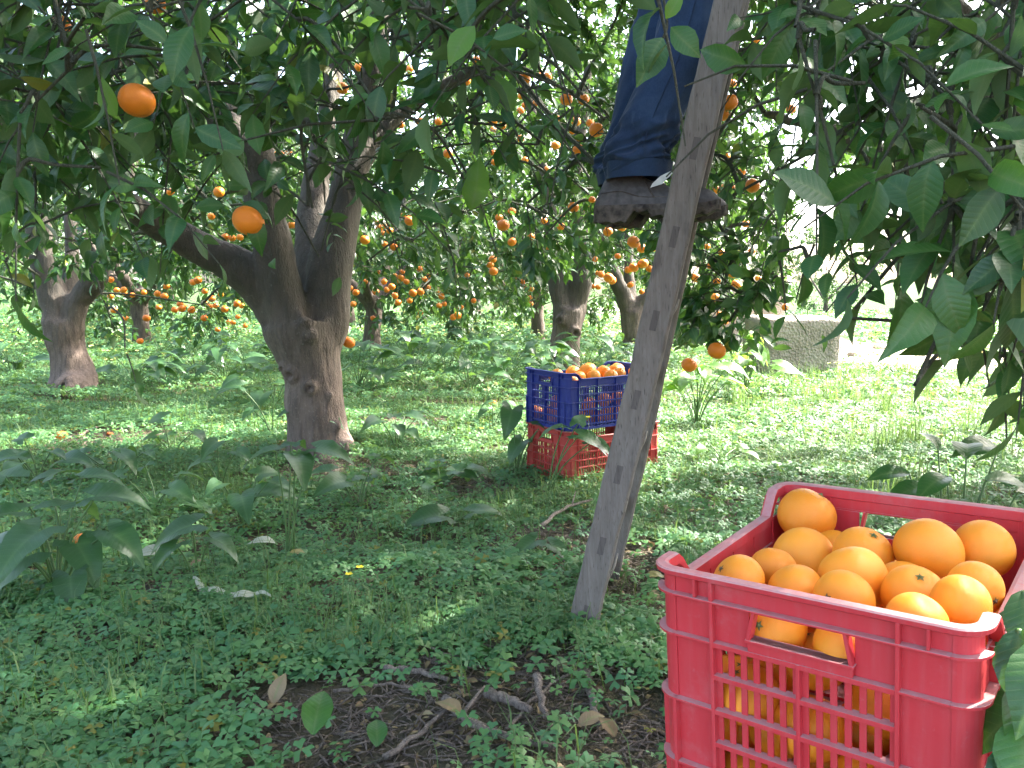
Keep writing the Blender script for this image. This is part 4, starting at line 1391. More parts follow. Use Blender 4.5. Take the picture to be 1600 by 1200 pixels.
place_tri(acc, T1, x, y, zz, 0.15 * rng.uniform(.6, 1.4, len(x)), 0.5)
o = acc.obj('clover', M['clover'], ribs=True)
tag(o, 'low green clover covering the orchard floor', 'ground cover', kind='stuff')

# clover stalks + grass blades
acc = Acc()


def blades(acc, x, y, z0, L, lean, wd):
    n = len(x)
    a = rng.uniform(0, 6.3, n)
    d = np.stack([np.cos(a), np.sin(a)], 1)
    pts = []
    for t, h in ((0, 0), (.5, .62), (1, .9)):
        pts.append(np.stack([x + d[:, 0] * lean * L * t * t, y + d[:, 1] * lean * L * t * t, z0 + L * h * (1 - .35 * lean * t)], 1))
    s = np.stack([-d[:, 1], d[:, 0], np.zeros(n)], 1) * wd[:, None]
    V = np.stack([pts[0] - s, pts[0] + s, pts[1] - s * .8, pts[1] + s * .8, pts[2]], 1).reshape(-1, 3)
    F0 = np.array([(0, 1, 3), (0, 3, 2), (2, 3, 4)])
    Fc = (F0[None] + (np.arange(n) * 5)[:, None, None]).reshape(-1, 3)
    acc.add(V, Fc)


x, y = scatter(1.15, 5.0, 2300, .9)
pk = noise2(x * 2.3, y * 2.3, 50)
k = rng.uniform(0, 1, len(x)) < np.clip(pk * 1.7 - .35, .08, 1)
x, y = x[k], y[k]
blades(acc, x, y, gh(x, y) - .005, rng.uniform(.05, .19, len(x)), rng.uniform(.3, 1.4, len(x)), rng.uniform(.0008, .0022, len(x)))
x, y = scatter(5.0, 11, 330, .9)
blades(acc, x, y, gh(x, y) - .005, rng.uniform(.06, .2, len(x)), rng.uniform(.3, 1.2, len(x)), rng.uniform(.002, .004, len(x)))
# taller tufts in the sunny patch at the right
cx = rng.uniform(1.6, 5.5, 110); cy = rng.uniform(3.6, 8.6, 110)
x = np.repeat(cx, 36) + rng.normal(0, .05, 3960); y = np.repeat(cy, 36) + rng.normal(0, .05, 3960)
blades(acc, x, y, gh(x, y) - .01, rng.uniform(.12, .32, len(x)), rng.uniform(.1, .8, len(x)), rng.uniform(.0015, .003, len(x)))
o = acc.obj('grass', M['grass'], ribs=True)
tag(o, 'thin grass blades growing up through the clover', 'grass', kind='stuff')

# leaf litter and wood chips (uncountable)
acc = Acc(); acl = Acc()
for (cx, cy, rx, ry) in BARE:
    n = int(min(1100, 1500 * rx * ry * 4 + 40))
    for q in range(n):
        a = rnd.uniform(0, 6.3); rr = math.sqrt(rnd.random()) * 1.15
        x, y = cx + cos(a) * rr * rx, cy + sin(a) * rr * ry
        if y < 1.1: continue
        L = rnd.uniform(.015, .075); th = rnd.uniform(.0007, .0028)
        b = rnd.uniform(0, 6.3)
        z = gz(x, y) + th * .6 + rnd.uniform(0, .008)
        p0 = np.array([x, y, z]); p1 = p0 + [cos(b) * L, sin(b) * L, rnd.uniform(-.004, .01)]
        tube(acc, [p0, (p0 + p1) / 2 + [0, 0, .002], p1], [th, th * 1.1, th * .6], 3)
    m = n // 4
    P = np.stack([cx + rng.normal(0, .55, m) * rx, cy + rng.normal(0, .55, m) * ry, np.zeros(m)], 1)
    P[:, 2] = gh(P[:, 0], P[:, 1]) + rng.uniform(.004, .012, m)
    a = rng.uniform(0, 6.3, m)
    place_leaves(acl, 'mid', P, np.stack([np.cos(a), np.sin(a), rng.normal(0, .25, m)], 1), norm(np.stack([rng.normal(0, .6, m), rng.normal(0, .3, m), np.ones(m)], 1)), rng.uniform(.012, .034, m))
m = 1500
x, y = scatter(1.2, 8, m / 45, 1.0)
P = np.stack([x, y, gh(x, y) + .012], 1); a = rng.uniform(0, 6.3, len(x))
place_leaves(acl, 'mid', P, np.stack([np.cos(a), np.sin(a), rng.normal(0, .2, len(x))], 1), norm(np.stack([rng.normal(0, .4, len(x)), rng.normal(0, .4, len(x)), np.ones(len(x))], 1)), rng.uniform(.018, .042, len(x)))
tag(acc.obj('wood_chips', M['stick']), 'small brown twigs and chips on bare soil', 'litter', kind='stuff')
tag(acl.obj('leaf_litter', M['dry'], ribs=True), 'brown fallen leaf litter on the soil', 'litter', kind='stuff')

# pale yellow flowers of the sunny patch (uncountable)
acf = Acc()
n = 520
fx = rng.uniform(0.6, 5.5, n); fy = rng.uniform(4.4, 9.6, n)
k = noise2(fx * 1.1, fy * 1.1, 70) > .42
fx, fy = fx[k], fy[k]
fx = np.concatenate([fx, rng.uniform(-14, -4.5, 900), rng.uniform(-5, 3, 700), rng.uniform(1, 9, 500)])
fy = np.concatenate([fy, rng.uniform(9, 16, 900), rng.uniform(13, 19, 700), rng.uniform(9, 18, 500)])
for x, y in zip(fx, fy):
    z = gz(x, y) + rnd.uniform(.10, .2); s = rnd.uniform(.013, .022) * (1 if y < 9 else 1.6)
    th = rnd.uniform(0, 6)
    V = [(x, y, z - s * .5)]
    for q in range(10):
        rr = s if q % 2 == 0 else s * .62
        V.append((x + cos(th + q * pi / 5) * rr, y + sin(th + q * pi / 5) * rr, z + s * .35 + rnd.uniform(-.004, .004)))
    acf.add(V, [(0, 1 + q, 1 + (q + 1) % 10) for q in range(10)])
tag(acf.obj('oxalis_flowers', M['cream']), 'pale yellow flowers dotted over the sunlit clover', 'flowers', kind='stuff')


# ------------------------------------------------------------------ crates
def crate(name, mesh_only_mats, W, L, Hc, label, group=None, cat='crate', a=0.08, handle='trap', drop=0.035, detail=True):
    """local frame: x across the end panels (0..W), y along (0..L), z up. End panels (handles) at y=0 and y=L."""
    root = empty(name)
    tag(root, label, cat, group)
    mt = M[mesh_only_mats]
    r = 0.032           # corner radius
    k = Hc / 0.32

    def fin(acc, nm, bev=0.0009):
        o = acc.obj(nm, mt, root, smooth=False)
        if bev:
            b = o.modifiers.new('b', 'BEVEL'); b.width = bev; b.segments = 2; b.limit_method = 'ANGLE'
        return o

    def panel(Wd, a_, end):
        """boxes in (u, z, depth) with depth 0 = outermost"""
        bx = []
        zt = Hc - (0.0 if end else drop)
        r1, r2, r3 = Hc - 0.030 * k, Hc - 0.080 * k, Hc - 0.163 * k
        r4 = Hc - 0.245 * k
        u0, u1 = r, Wd - r
        wins = [(a_, Wd / 2), (Wd / 2, Wd - a_)] if end else None
        if not end:
            nw = 4
            step = (Wd - 2 * a_) / nw
            wins = [(a_ + i * step, a_ + (i + 1) * step) for i in range(nw)]
        sk0, sk1 = 0.0100, 0.0130
        # solid side fields
        for s0, s1 in ((u0, a_), (Wd - a_, u1)):
            bx.append((s0, s1, 0.002, (Hc if end else zt) - .006, sk0, sk1))
        # upper band over the windows
        if end:
            bx.append((a_, Wd - a_, r1, Hc - .006, sk0, sk1))
        else:
            bx.append((a_, Wd - a_, Hc - 0.078 * k, zt - .006, sk0, sk1))
        # horizontal ribs
        th = 0.0028
        rows = [r2, Hc - .120 * k, r3, Hc - .204 * k, r4, Hc - .286 * k]
        if end:
            bx.append((u0, u1, r1 - th, r1, 0.0, sk1))
            for s0, s1 in ((u0, a_), (Wd - a_, u1)):
                for zz_ in (r2, r3, r4):
                    bx.append((s0, s1, zz_ - th, zz_, 0.0005, sk0))
                bx.append((s0 + (s1 - s0) * .55, s0 + (s1 - s0) * .55 + th, r1, Hc - .008, 0.001, sk0))
        else:
            for s0, s1 in ((u0, a_), (Wd - a_, u1)):
                for zz_ in (r2, r3, r4):
                    bx.append((s0, s1, zz_ - th, zz_, 0.0005, sk0))
        # window rows
        for (s0, s1) in wins:
            for zz_ in rows:
                bx.append((s0, s1, zz_ - th - .003, zz_, 0.0015, sk1 + .001))
            nsl = max(3, int(round((s1 - s0 - .012) / 0.0150)))
            pw = (s1 - s0 - .010) / nsl
            for q in range(nsl + 1):
                c = s0 + .005 + q * pw
                bx.append((c - pw * .25, c + pw * .25, 0.012, rows[0] - .002, sk0, sk1))
            # frame beside rib
        for c in sorted({s for w_ in wins for s in w_}):
            top = (r2 if abs(c - Wd / 2) < 1e-6 else Hc - .008) if end else zt - .008
            bx.append((c - .0022, c + .0022, 0.004, top, 0.0008, sk1 + .0012))
        bx.append((a_, Wd - a_, 0.0, 0.014, 0.003, sk1 + .001))
        if end:
            # fields left and right of the grip hole, sloping cheeks
            hw_t, hw_b = 0.047, 0.053
            c = Wd / 2
            bx.append((a_, c - hw_b - .004, r2, r1 - th, sk0, sk1))
            bx.append((c + hw_b + .004, Wd - a_, r2, r1 - th, sk0, sk1))
            lip = Hc - 0.066 * k
            bx.append((c - hw_b - .004, c + hw_b + .004, r2, lip, 0.003, sk1 + .002))
            bx.append((c - hw_b - .006, c + hw_b + .006, lip - th, lip, 0.0, sk1 + .004))
        return bx

    def emit(bx, mapf, nm):
        acc = Acc()
        for (u0, u1, z0, z1, d0, d1) in bx:
            p = [mapf(u, d, z) for u in (u0, u1) for d in (d0, d1) for z in (z0, z1)]
            P = np.array(p)
            mn, mx = P.min(0), P.max(0)
            boxa(acc, mn[0], mx[0], mn[1], mx[1], mn[2], mx[2])
        return acc

    pe = panel(W, a, True)
    ps = panel(L, 0.072, False)
    for mapf, sgn in ((lambda u, d, z: (u, d, z), 1), (lambda u, d, z: (W - u, L - d, z), -1)):
        acc = emit(pe, mapf, 'end_panel')
        # slanted cheeks of the grip hole
        r1, lip = Hc - 0.030 * k - .0028, Hc - 0.066 * k
        for s in (-1, 1):
            for q in range(1):
                V = []
                for d_ in (0.001, 0.0145):
                    for (uu, zz_) in ((W / 2 + s * .047, r1 + .001), (W / 2 + s * .051, r1 + .001), (W / 2 + s * .058, lip - .002), (W / 2 + s * .054, lip - .002)):
                        V.append(mapf(uu, d_, zz_))
                acc.add(V, [(0, 1, 2, 3), (7, 6, 5, 4), (0, 4, 5, 1), (1, 5, 6, 2), (2, 6, 7, 3), (3, 7, 4, 0)])
        fin(acc, 'end_panel')
    for mapf in (lambda u, d, z: (d, L - u, z), lambda u, d, z: (W - d, u, z)):
        fin(emit(ps, mapf, 'side_panel'), 'side_panel')
    # corner posts
    for cx_, cy_, a0 in ((r, r, pi), (W - r, r, 1.5 * pi), (W - r, L - r, 0), (r, L - r, .5 * pi)):
        acc = Acc()

        def arc(ri, ro, z0, z1, n=9):
            V = []
            for i in range(n + 1):
                an = a0 + i / n * pi / 2
                for rr_, z in ((ri, z0), (ro, z0), (ro, z1), (ri, z1)):
                    V.append((cx_ + cos(an) * rr_, cy_ + sin(an) * rr_, z))
            Fc = []
            for i in range(n):
                for q in range(4):
                    Fc.append((i * 4 + q, i * 4 + (q + 1) % 4, (i + 1) * 4 + (q + 1) % 4, (i + 1) * 4 + q))
            Fc += [(0, 3, 2, 1), (n * 4, n * 4 + 1, n * 4 + 2, n * 4 + 3)]
            acc.add(V, Fc)
        arc(r - .013, r - .0085, 0.0, Hc - .006)
        for dz in (.030, .080, .163, .245):
            arc(r - .009, r - .0003, Hc - dz * k - .0028, Hc - dz * k)
        for f_ in (0.04, 0.96):
            an = a0 + f_ * pi / 2
            for z0, z1 in ((0.0, Hc - .163 * k),):
                c_, s_ = cos(an), sin(an)
                V = []
                for rr_ in (r - .010, r - .0008):
                    for t_ in (-.002, .002):
                        for z in (z0, z1):
                            V.append((cx_ + c_ * rr_ - s_ * t_, cy_ + s_ * rr_ + c_ * t_, z))
                acc.add(V, [(0, 1, 3, 2), (4, 6, 7, 5), (0, 4, 5, 1), (2, 3, 7, 6), (0, 2, 6, 4), (1, 5, 7, 3)])
        fin(acc, 'corner_post', 0)
    # rim: swept round the top, lower along the long sides
    pts = []

    def zt_side(v):
        q = min(v, L - v)
        return Hc - drop * (0 if q < .058 else (1 if q > .085 else ((q - .058) / .027)))
    def add_arc(cx_, cy_, a0):
        for i in range(9):
            an = a0 + i / 8 * pi / 2
            pts.append(((cx_, cy_), an))
    per = []
    n_s = 34
    for i in range(9):
        an = pi + i / 8 * pi / 2; per.append((r + cos(an) * r, r + sin(an) * r, cos(an), sin(an)))
    for i in range(1, 8): per.append((r + (W - 2 * r) * i / 8, 0, 0, -1))
    for i in range(9):
        an = 1.5 * pi + i / 8 * pi / 2; per.append((W - r + cos(an) * r, r + sin(an) * r, cos(an), sin(an)))
    for i in range(1, n_s): per.append((W, r + (L - 2 * r) * i / n_s, 1, 0))
    for i in range(9):
        an = i / 8 * pi / 2; per.append((W - r + cos(an) * r, L - r + sin(an) * r, cos(an), sin(an)))
    for i in range(1, 8): per.append((W - r - (W - 2 * r) * i / 8, L, 0, 1))
    for i in range(9):
        an = .5 * pi + i / 8 * pi / 2; per.append((r + cos(an) * r, L - r + sin(an) * r, cos(an), sin(an)))
    for i in range(1, n_s): per.append((0, L - r - (L - 2 * r) * i / n_s, -1, 0))
    prof = [(0.0015, -.0085), (-0.0006, -.007), (-0.0012, -.002), (0.0008, -.0003), (.010, 0.0), (.0145, -.0015), (.0150, -.014), (.0130, -.0155), (.0128, -.0085)]
    V = []
    for (x, y, nx_, ny_) in per:
        on_side = abs(nx_) > .99
        zt = zt_side(y) if (abs(x) < 1e-6 or abs(x - W) < 1e-6) else Hc
        for d_, dz in prof:
            V.append((x - nx_ * d_, y - ny_ * d_, zt + dz))
    m_ = len(prof); Fc = []
    for i in range(len(per)):
        j = (i + 1) % len(per)
        for q in range(m_):
            q2 = (q + 1) % m_
            Fc.append((i * m_ + q, j * m_ + q, j * m_ + q2, i * m_ + q2))
    acc = Acc(); acc.add(V, Fc)
    o = acc.obj('rim', mt, root, smooth=False)
    # floor grid
    acc = Acc()
    boxa(acc, .010, W - .010, .010, L - .010, .004, .008)
    for q in range(9):
        yy = .02 + (L - .04) * q / 8
        boxa(acc, .012, W - .012, yy - .002, yy + .002, .008, .013)
    fin(acc, 'base', 0)
    return root


def rotvec(r_):
    r_ = np.array(r_, float); an = np.linalg.norm(r_) + 1e-12
    return Matrix.Rotation(an, 4, Vector(r_ / an))


CW, CL, CH = 0.36, 0.43, 0.32
c1 = crate('plastic_crate', 'red_plastic', CW, CL, CH, 'bright red plastic crate heaped with oranges, close up at the lower right')
Mc = Matrix.Translation((0.1625, 0.943, CAM_Z - 0.337)) @ rotvec((0.016, -0.060, 0)) @ Matrix.Rotation(-0.683, 4, 'Z') @ Matrix.Translation((0, 0, -CH))
c1.matrix_world = Mc
c2 = crate('plastic_crate', 'red_plastic', CW, CL, CH, 'lower red plastic crate carrying the close-up crate of oranges')
c2.matrix_world = Matrix.Translation((0.1625, 0.943, CAM_Z - 0.337 - CH - .003)) @ Matrix.Rotation(-0.683, 4, 'Z') @ Matrix.Translation((-.012, 0.015, -CH + .0))
c2.matrix_world = c2.matrix_world @ rotvec((0, 0, 0))

# crate pair behind the ladder
W2, L2, H2 = 0.38, 0.62, 0.285
fc = gnd(886, 762)
fz = gz(fc[0], fc[1])
lab_b = 'dark blue plastic crate of oranges stacked on a red one behind the ladder'
lab_r = 'worn red plastic crate standing in the weeds under the blue crate'
ang = radians(33)


def pair_matrix(z, tw=0.0):
    # local y runs along the long side to the right and away; the x=W side is the near long side
    yv = Vector((cos(ang + tw), sin(ang + tw), 0)); xv = Vector((sin(ang + tw), -cos(ang + tw), 0))
    m = Matrix.Identity(4)
    for i in range(3):
        m[i][0], m[i][1], m[i][2] = xv[i], yv[i], (0, 0, 1)[i]
    o = Vector((fc[0], fc[1], z)) - xv * W2
    m.translation = o
    return m


zb = 0.0
c3 = crate('plastic_crate', 'red_plastic_old', W2, L2, H2, lab_r)
c3.matrix_world = pair_matrix(zb - .012)
c4 = crate('plastic_crate', 'blue_plastic', W2, L2, H2, lab_b, drop=.03)
c4.matrix_world = pair_matrix(zb - .010 + H2, 0.02)


def pack(W, L, z0, n, rad, fixed, seed, ztop):
    """relax spheres in the box; fixed: list of (x,y,z,r)"""
    r = np.random.default_rng(seed)
    P = np.column_stack([r.uniform(.055, W - .055, n), r.uniform(.055, L - .055, n), r.uniform(z0 + .04, ztop, n)])
    R = r.uniform(rad * .94, rad * 1.06, n)
    nf = len(fixed)
    if nf:
        Fx = np.array(fixed, float)
        P = np.concatenate([Fx[:, :3], P]); R = np.concatenate([Fx[:, 3], R])
    an = P[:nf].copy()
    for it in range(500):
        d = P[:, None] - P[None]; q = np.linalg.norm(d, axis=2) + 1e-9
        ov = (R[:, None] + R[None]) * 0.995 - q
        np.fill_diagonal(ov, 0); ov = np.maximum(ov, 0)
        mv = (d / q[..., None] * ov[..., None] * 0.42)
        P = P + mv.sum(1)
        if it < 350: P[nf:, 2] -= 0.0012
        if nf: P[:nf] += (an - P[:nf]) * 0.12
        P[:, 0] = np.clip(P[:, 0], R + .013, W - R - .013)
        P[:, 1] = np.clip(P[:, 1], R + .013, L - R - .013)
        P[:, 2] = np.maximum(P[:, 2], z0 + R)
        P[nf:, 2] = np.minimum(P[nf:, 2], ztop)
    return P, R, nf


FRUIT = [
    (1267, 812, 86, 0.375, 'orange in the far left corner of the red crate, green star on top'),
    (1258, 871, 93, 0.27, 'smooth orange in front of the far left one with a tiny dark dot'),
    (1353, 868, 92, 0.275, 'orange in the red crate with a dark scar on top, middle of the back'),
    (1441, 863, 104, 0.285, 'largest orange in the red crate, below the far grip hole'),
    (1536, 858, 90, 0.35, 'orange in the far right corner of the red crate'),
    (1155, 908, 84, 0.1, 'orange in the near left corner of the red crate behind the rim'),
    (1250, 925, 88, 0.12, 'orange at the near rim, right of the near left corner one'),
    (1334, 914, 102, 0.16, 'pale round orange in the middle of the heap'),
    (1403, 915, 86, 0.215, 'orange with ribbed neck half behind its neighbour, centre right of the heap'),
    (1432, 932, 100, 0.15, 'oval orange lying in front of the one with the ribbed neck'),
    (1497, 944, 84, 0.115, 'smooth orange at the near right rim under the spotted one'),
    (1521, 920, 84, 0.19, 'spotted orange by the right rim of the red crate'),
    (1432, 972, 88, 0.05, 'orange just showing over the near rim, right of the middle'),
    (1318, 958, 98, 0.09, 'orange with a whitish bloom just over the near rim'),
    (1213, 975, 102, 0.055, 'orange seen through the near grip hole at its left, stalk scar showing'),
    (1310, 992, 96, 0.045, 'orange seen through the near grip hole at its right'),
    (1208, 890, 70, 0.19, 'orange wedged against the left wall of the red crate'),
    (1300, 858, 78, 0.345, 'orange peeping between the two at the back left'),
]
Mi = Mc.inverted()
fixed = []
for px, py, dm, ly, lab in FRUIT:
    dx, dy = (px - 800) / F, (600 - py) / F
    dw = Vector((dx, CP + dy * SP, -SP + dy * CP))
    o_l = Mi @ Vector((0, 0, CAM_Z)); d_l = Mi.to_3x3() @ dw
    t_ = (ly - o_l.y) / d_l.y
    q = o_l + d_l * t_
    fixed.append((q.x, q.y, q.z, max(dm / F * t_ / 2, .032)))
P, R, nf = pack(CW, CL, .013, 66, .0375, fixed, 5, .225)
for i in range(len(P)):
    p = Mc @ Vector(P[i])
    if i < nf:
        lab, grp = FRUIT[i][4], 'oranges heaped in the close-up red crate'
        rot = None
        if 'green star' in lab: rot = (.1, .5, 0)
        elif 'scar showing' in lab: rot = (1.3, 0, -.9)
        elif 'dark scar' in lab: rot = (.4, .2, 0)
        elif 'ribbed' in lab: rot = (.5, -.1, 0)
        else: rot = (rnd.uniform(.6, 3.6), rnd.uniform(-.9, .9), rnd.uniform(0, 6))
        put_orange(p, R[i], lab, grp, OM, rot)
    elif P[i][1] < .15 or P[i][0] > CW - .085 or P[i][0] < .06 or P[i][2] > .2:
        put_orange(p, R[i], 'orange deep in the close-up red crate, seen through its slots', 'oranges low in the close-up red crate', OM)
FR2 = [(869, 580, 'orange nearest the left end of the blue crate'), (913, 586, 'orange in the blue crate low at the near long wall'), (922, 582, 'orange in the blue crate left of the tallest one'),
       (944, 584, 'tallest orange in the middle of the blue crate'), (960, 588, 'small front orange in the middle of the blue crate'), (976, 585, 'orange in the blue crate cut off by the ladder rail')]
M4 = c4.matrix_world.copy()
f2 = [(.17, .09, H2 - .035), (.25, .17, H2 - .045), (.15, .22, H2 - .030), (.20, .26, H2 - .018), (.27, .25, H2 - .040), (.12, .345, H2 - .022), (.22, .36, H2 - .03), (.10, .14, H2 - .05), (.2, .45, H2 - .03), (.27, .42, H2 - .04), (.15, .52, H2 - .03), (.28, .53, H2 - .035), (.3, .08, H2 - .05), (.31, .33, H2 - .04)]
f2 = [(a_, b_, c_, .0385) for a_, b_, c_ in f2]
P, R, nf = pack(W2, L2, .013, 66, .037, f2, 6, H2 - .07)
for i in range(len(P)):
    p = M4 @ Vector(P[i])
    if i < 6: put_orange(p, R[i], FR2[i][2], 'oranges heaped in the blue crate', OM)
    elif P[i][1] < .10 or P[i][0] > W2 - .10 or P[i][2] > .18: put_orange(p, R[i], 'orange inside the blue crate glimpsed through its slots', 'oranges low in the blue crate', OM)

# ------------------------------------------------------------------ ladder
N0 = gnd(917, 992); N0[2] = -.03
F0_ = gnd(945, 905); F0_[2] = -.03
N7 = at(1121, 85, 1.98)
F7 = at(1129, 85, 2.30)
dirN = (N7 - at(917, 955, N0[1] - .01)) / 7.0
NP = lambda t: at(917, 955, N0[1] - .01) + dirN * t
lenN = np.linalg.norm(dirN)
zN0 = NP(0)[2]
far0 = F0_ + (F7 - F0_) * ((NP(0)[2] + .03) / (F7[2] + .03))
dirF = (F7 - far0) / 7.0
FP = lambda t: far0 + dirF * t
lad = empty('ladder', (N0[0], N0[1], 0))
tag(lad, 'weathered grey wooden ladder leaning into the orange trees, seen edge on', 'ladder')
lb = np.array([N0[0], N0[1], 0.0])
acr = (norm(FP(3) - NP(3)))              # along the rungs


def rail(fn, t0, t1, wd0, wd1, th, seed):
    """board swept between fn(t0) and fn(t1); wide face looks along the rungs"""
    r_ = random.Random(seed)
    acc = Acc()
    n = 70
    V = []
    ax = norm(fn(1) - fn(0))
    wv = norm(np.cross(ax, acr))
    for i in range(n + 1):
        t = t0 + (t1 - t0) * i / n
        c = fn(t) - lb
        wd = wd0 + (wd1 - wd0) * i / n
        c = c + wv * (0.0025 * math.sin(t * 1.1 + seed) + .0006 * math.sin(t * 7))
        wa = wd / 2 * (1 + .012 * math.sin(t * 3.1 + seed)) + r_.uniform(-.0008, .0008)
        ch = .006
        for (u, v) in ((-wa + ch, -th / 2), (wa - ch, -th / 2), (wa - .001, -th / 2 + ch), (wa, th / 2 - ch), (wa - ch, th / 2), (-wa + ch, th / 2), (-wa, th / 2 - ch), (-wa, -th / 2 + ch)):
            V.append(c + wv * u + acr * v)
    Fc = [(i * 8 + k, i * 8 + (k + 1) % 8, (i + 1) * 8 + (k + 1) % 8, (i + 1) * 8 + k) for i in range(n) for k in range(8)]
    acc.add(V, Fc)
    for b in (0, n * 8):
        acc.add([V[b + k] for k in range(8)], [(0, 1, 2, 3), (0, 3, 4, 7), (4, 5, 6, 7)] if False else [(0, 1, 2, 3), (0, 3, 4, 5), (0, 5, 6, 7)])
    o = acc.obj('rail', M['wood'], lad, smooth=False)
    return wv


wv = rail(NP, -.28, 12.3, .082, .068, .034, 1)
rail(FP, -.25, 12.3, .082, .068, .034, 2)
for k in range(0, 13):
    a, b = NP(k), FP(k)
    a2 = a - norm(b - a) * .0185; b2 = b + norm(b - a) * .018
    ax = norm(dirN); h, t_ = .026, .0085
    acc = Acc(); V = []
    for c in (a2, b2):
        for u, v in ((-t_, -h), (t_, -h), (t_, h), (-t_, h)):
            V.append(c - lb + wv * u + ax * v)
    acc.add(V, [(0, 1, 2, 3), (7, 6, 5, 4), (0, 4, 5, 1), (1, 5, 6, 2), (2, 6, 7, 3), (3, 7, 4, 0)])
    acc.obj('rung', M['wood_dark'], lad, smooth=False)
# pale splinters split off the rail edge near the bottom
for tt, L_, off in ((.75, .085, .040), (2.5, .06, .040), (4.2, .045, .040)):
    c = NP(tt) - lb
    acc = Acc()
    ax = norm(dirN)
    p0 = c + wv * off * (1 if np.dot(wv, [1, 0, 0]) > 0 else -1)
    sg = 1 if np.dot(wv, [1, 0, 0]) > 0 else -1
    P_ = [p0 - ax * L_ * .55, p0 + wv * sg * .005, p0 + ax * L_ * .45 + wv * sg * .006]
    tube(acc, P_, [.0008, .0038, .0022], 4)
    acc.obj('splinter', M['wood_pale'], lad, smooth=False)

# ------------------------------------------------------------------ person on the ladder
RM = (NP(5) + FP(5)) / 2
RM[2] += .026
rung = norm(FP(5) - NP(5)); rung[2] = 0; rung = norm(rung)
fd = np.array([rung[1], -rung[0], 0.0])
if fd[0] < 0: fd = -fd
per_o = empty('person', (RM[0], RM[1], RM[2]))
tag(per_o, 'person in blue jeans and dark work shoes standing on a ladder rung', 'person')
PB = np.array(per_o.location)


def loft(acc, C_, A_, B_, ax_, bx_, n=40, f=None, cap=True):
    """elliptic rings: centres C_, half sizes A_,B_ along unit vectors ax_, bx_ (constant)"""
    rings = []
    th = np.arange(n) / n * 2 * pi
    for i in range(len(C_)):
        ra, rb = A_[i], B_[i]
        k = np.ones(n) if f is None else f(i / (len(C_) - 1), th)
        rings.append(C_[i] + (np.cos(th) * ra * k)[:, None] * ax_ + (np.sin(th) * rb * k)[:, None] * bx_)
    V = np.concatenate(rings)
    Fc = [(i * n + k, i * n + (k + 1) % n, (i + 1) * n + (k + 1) % n, (i + 1) * n + k) for i in range(len(C_) - 1) for k in range(n)]
    T = np.array(Fc); T = np.concatenate([T[:, [0, 1, 2]], T[:, [0, 2, 3]]])
    if cap:
        b = len(V); V = np.concatenate([V, C_[:1], C_[-1:]])
        m = (len(C_) - 1) * n
        T = np.concatenate([T, [(b, (k + 1) % n, k) for k in range(n)], [(b + 1, m + k, m + (k + 1) % n) for k in range(n)]])
    acc.add(V, T)


UP = np.array([0, 0, 1.0])


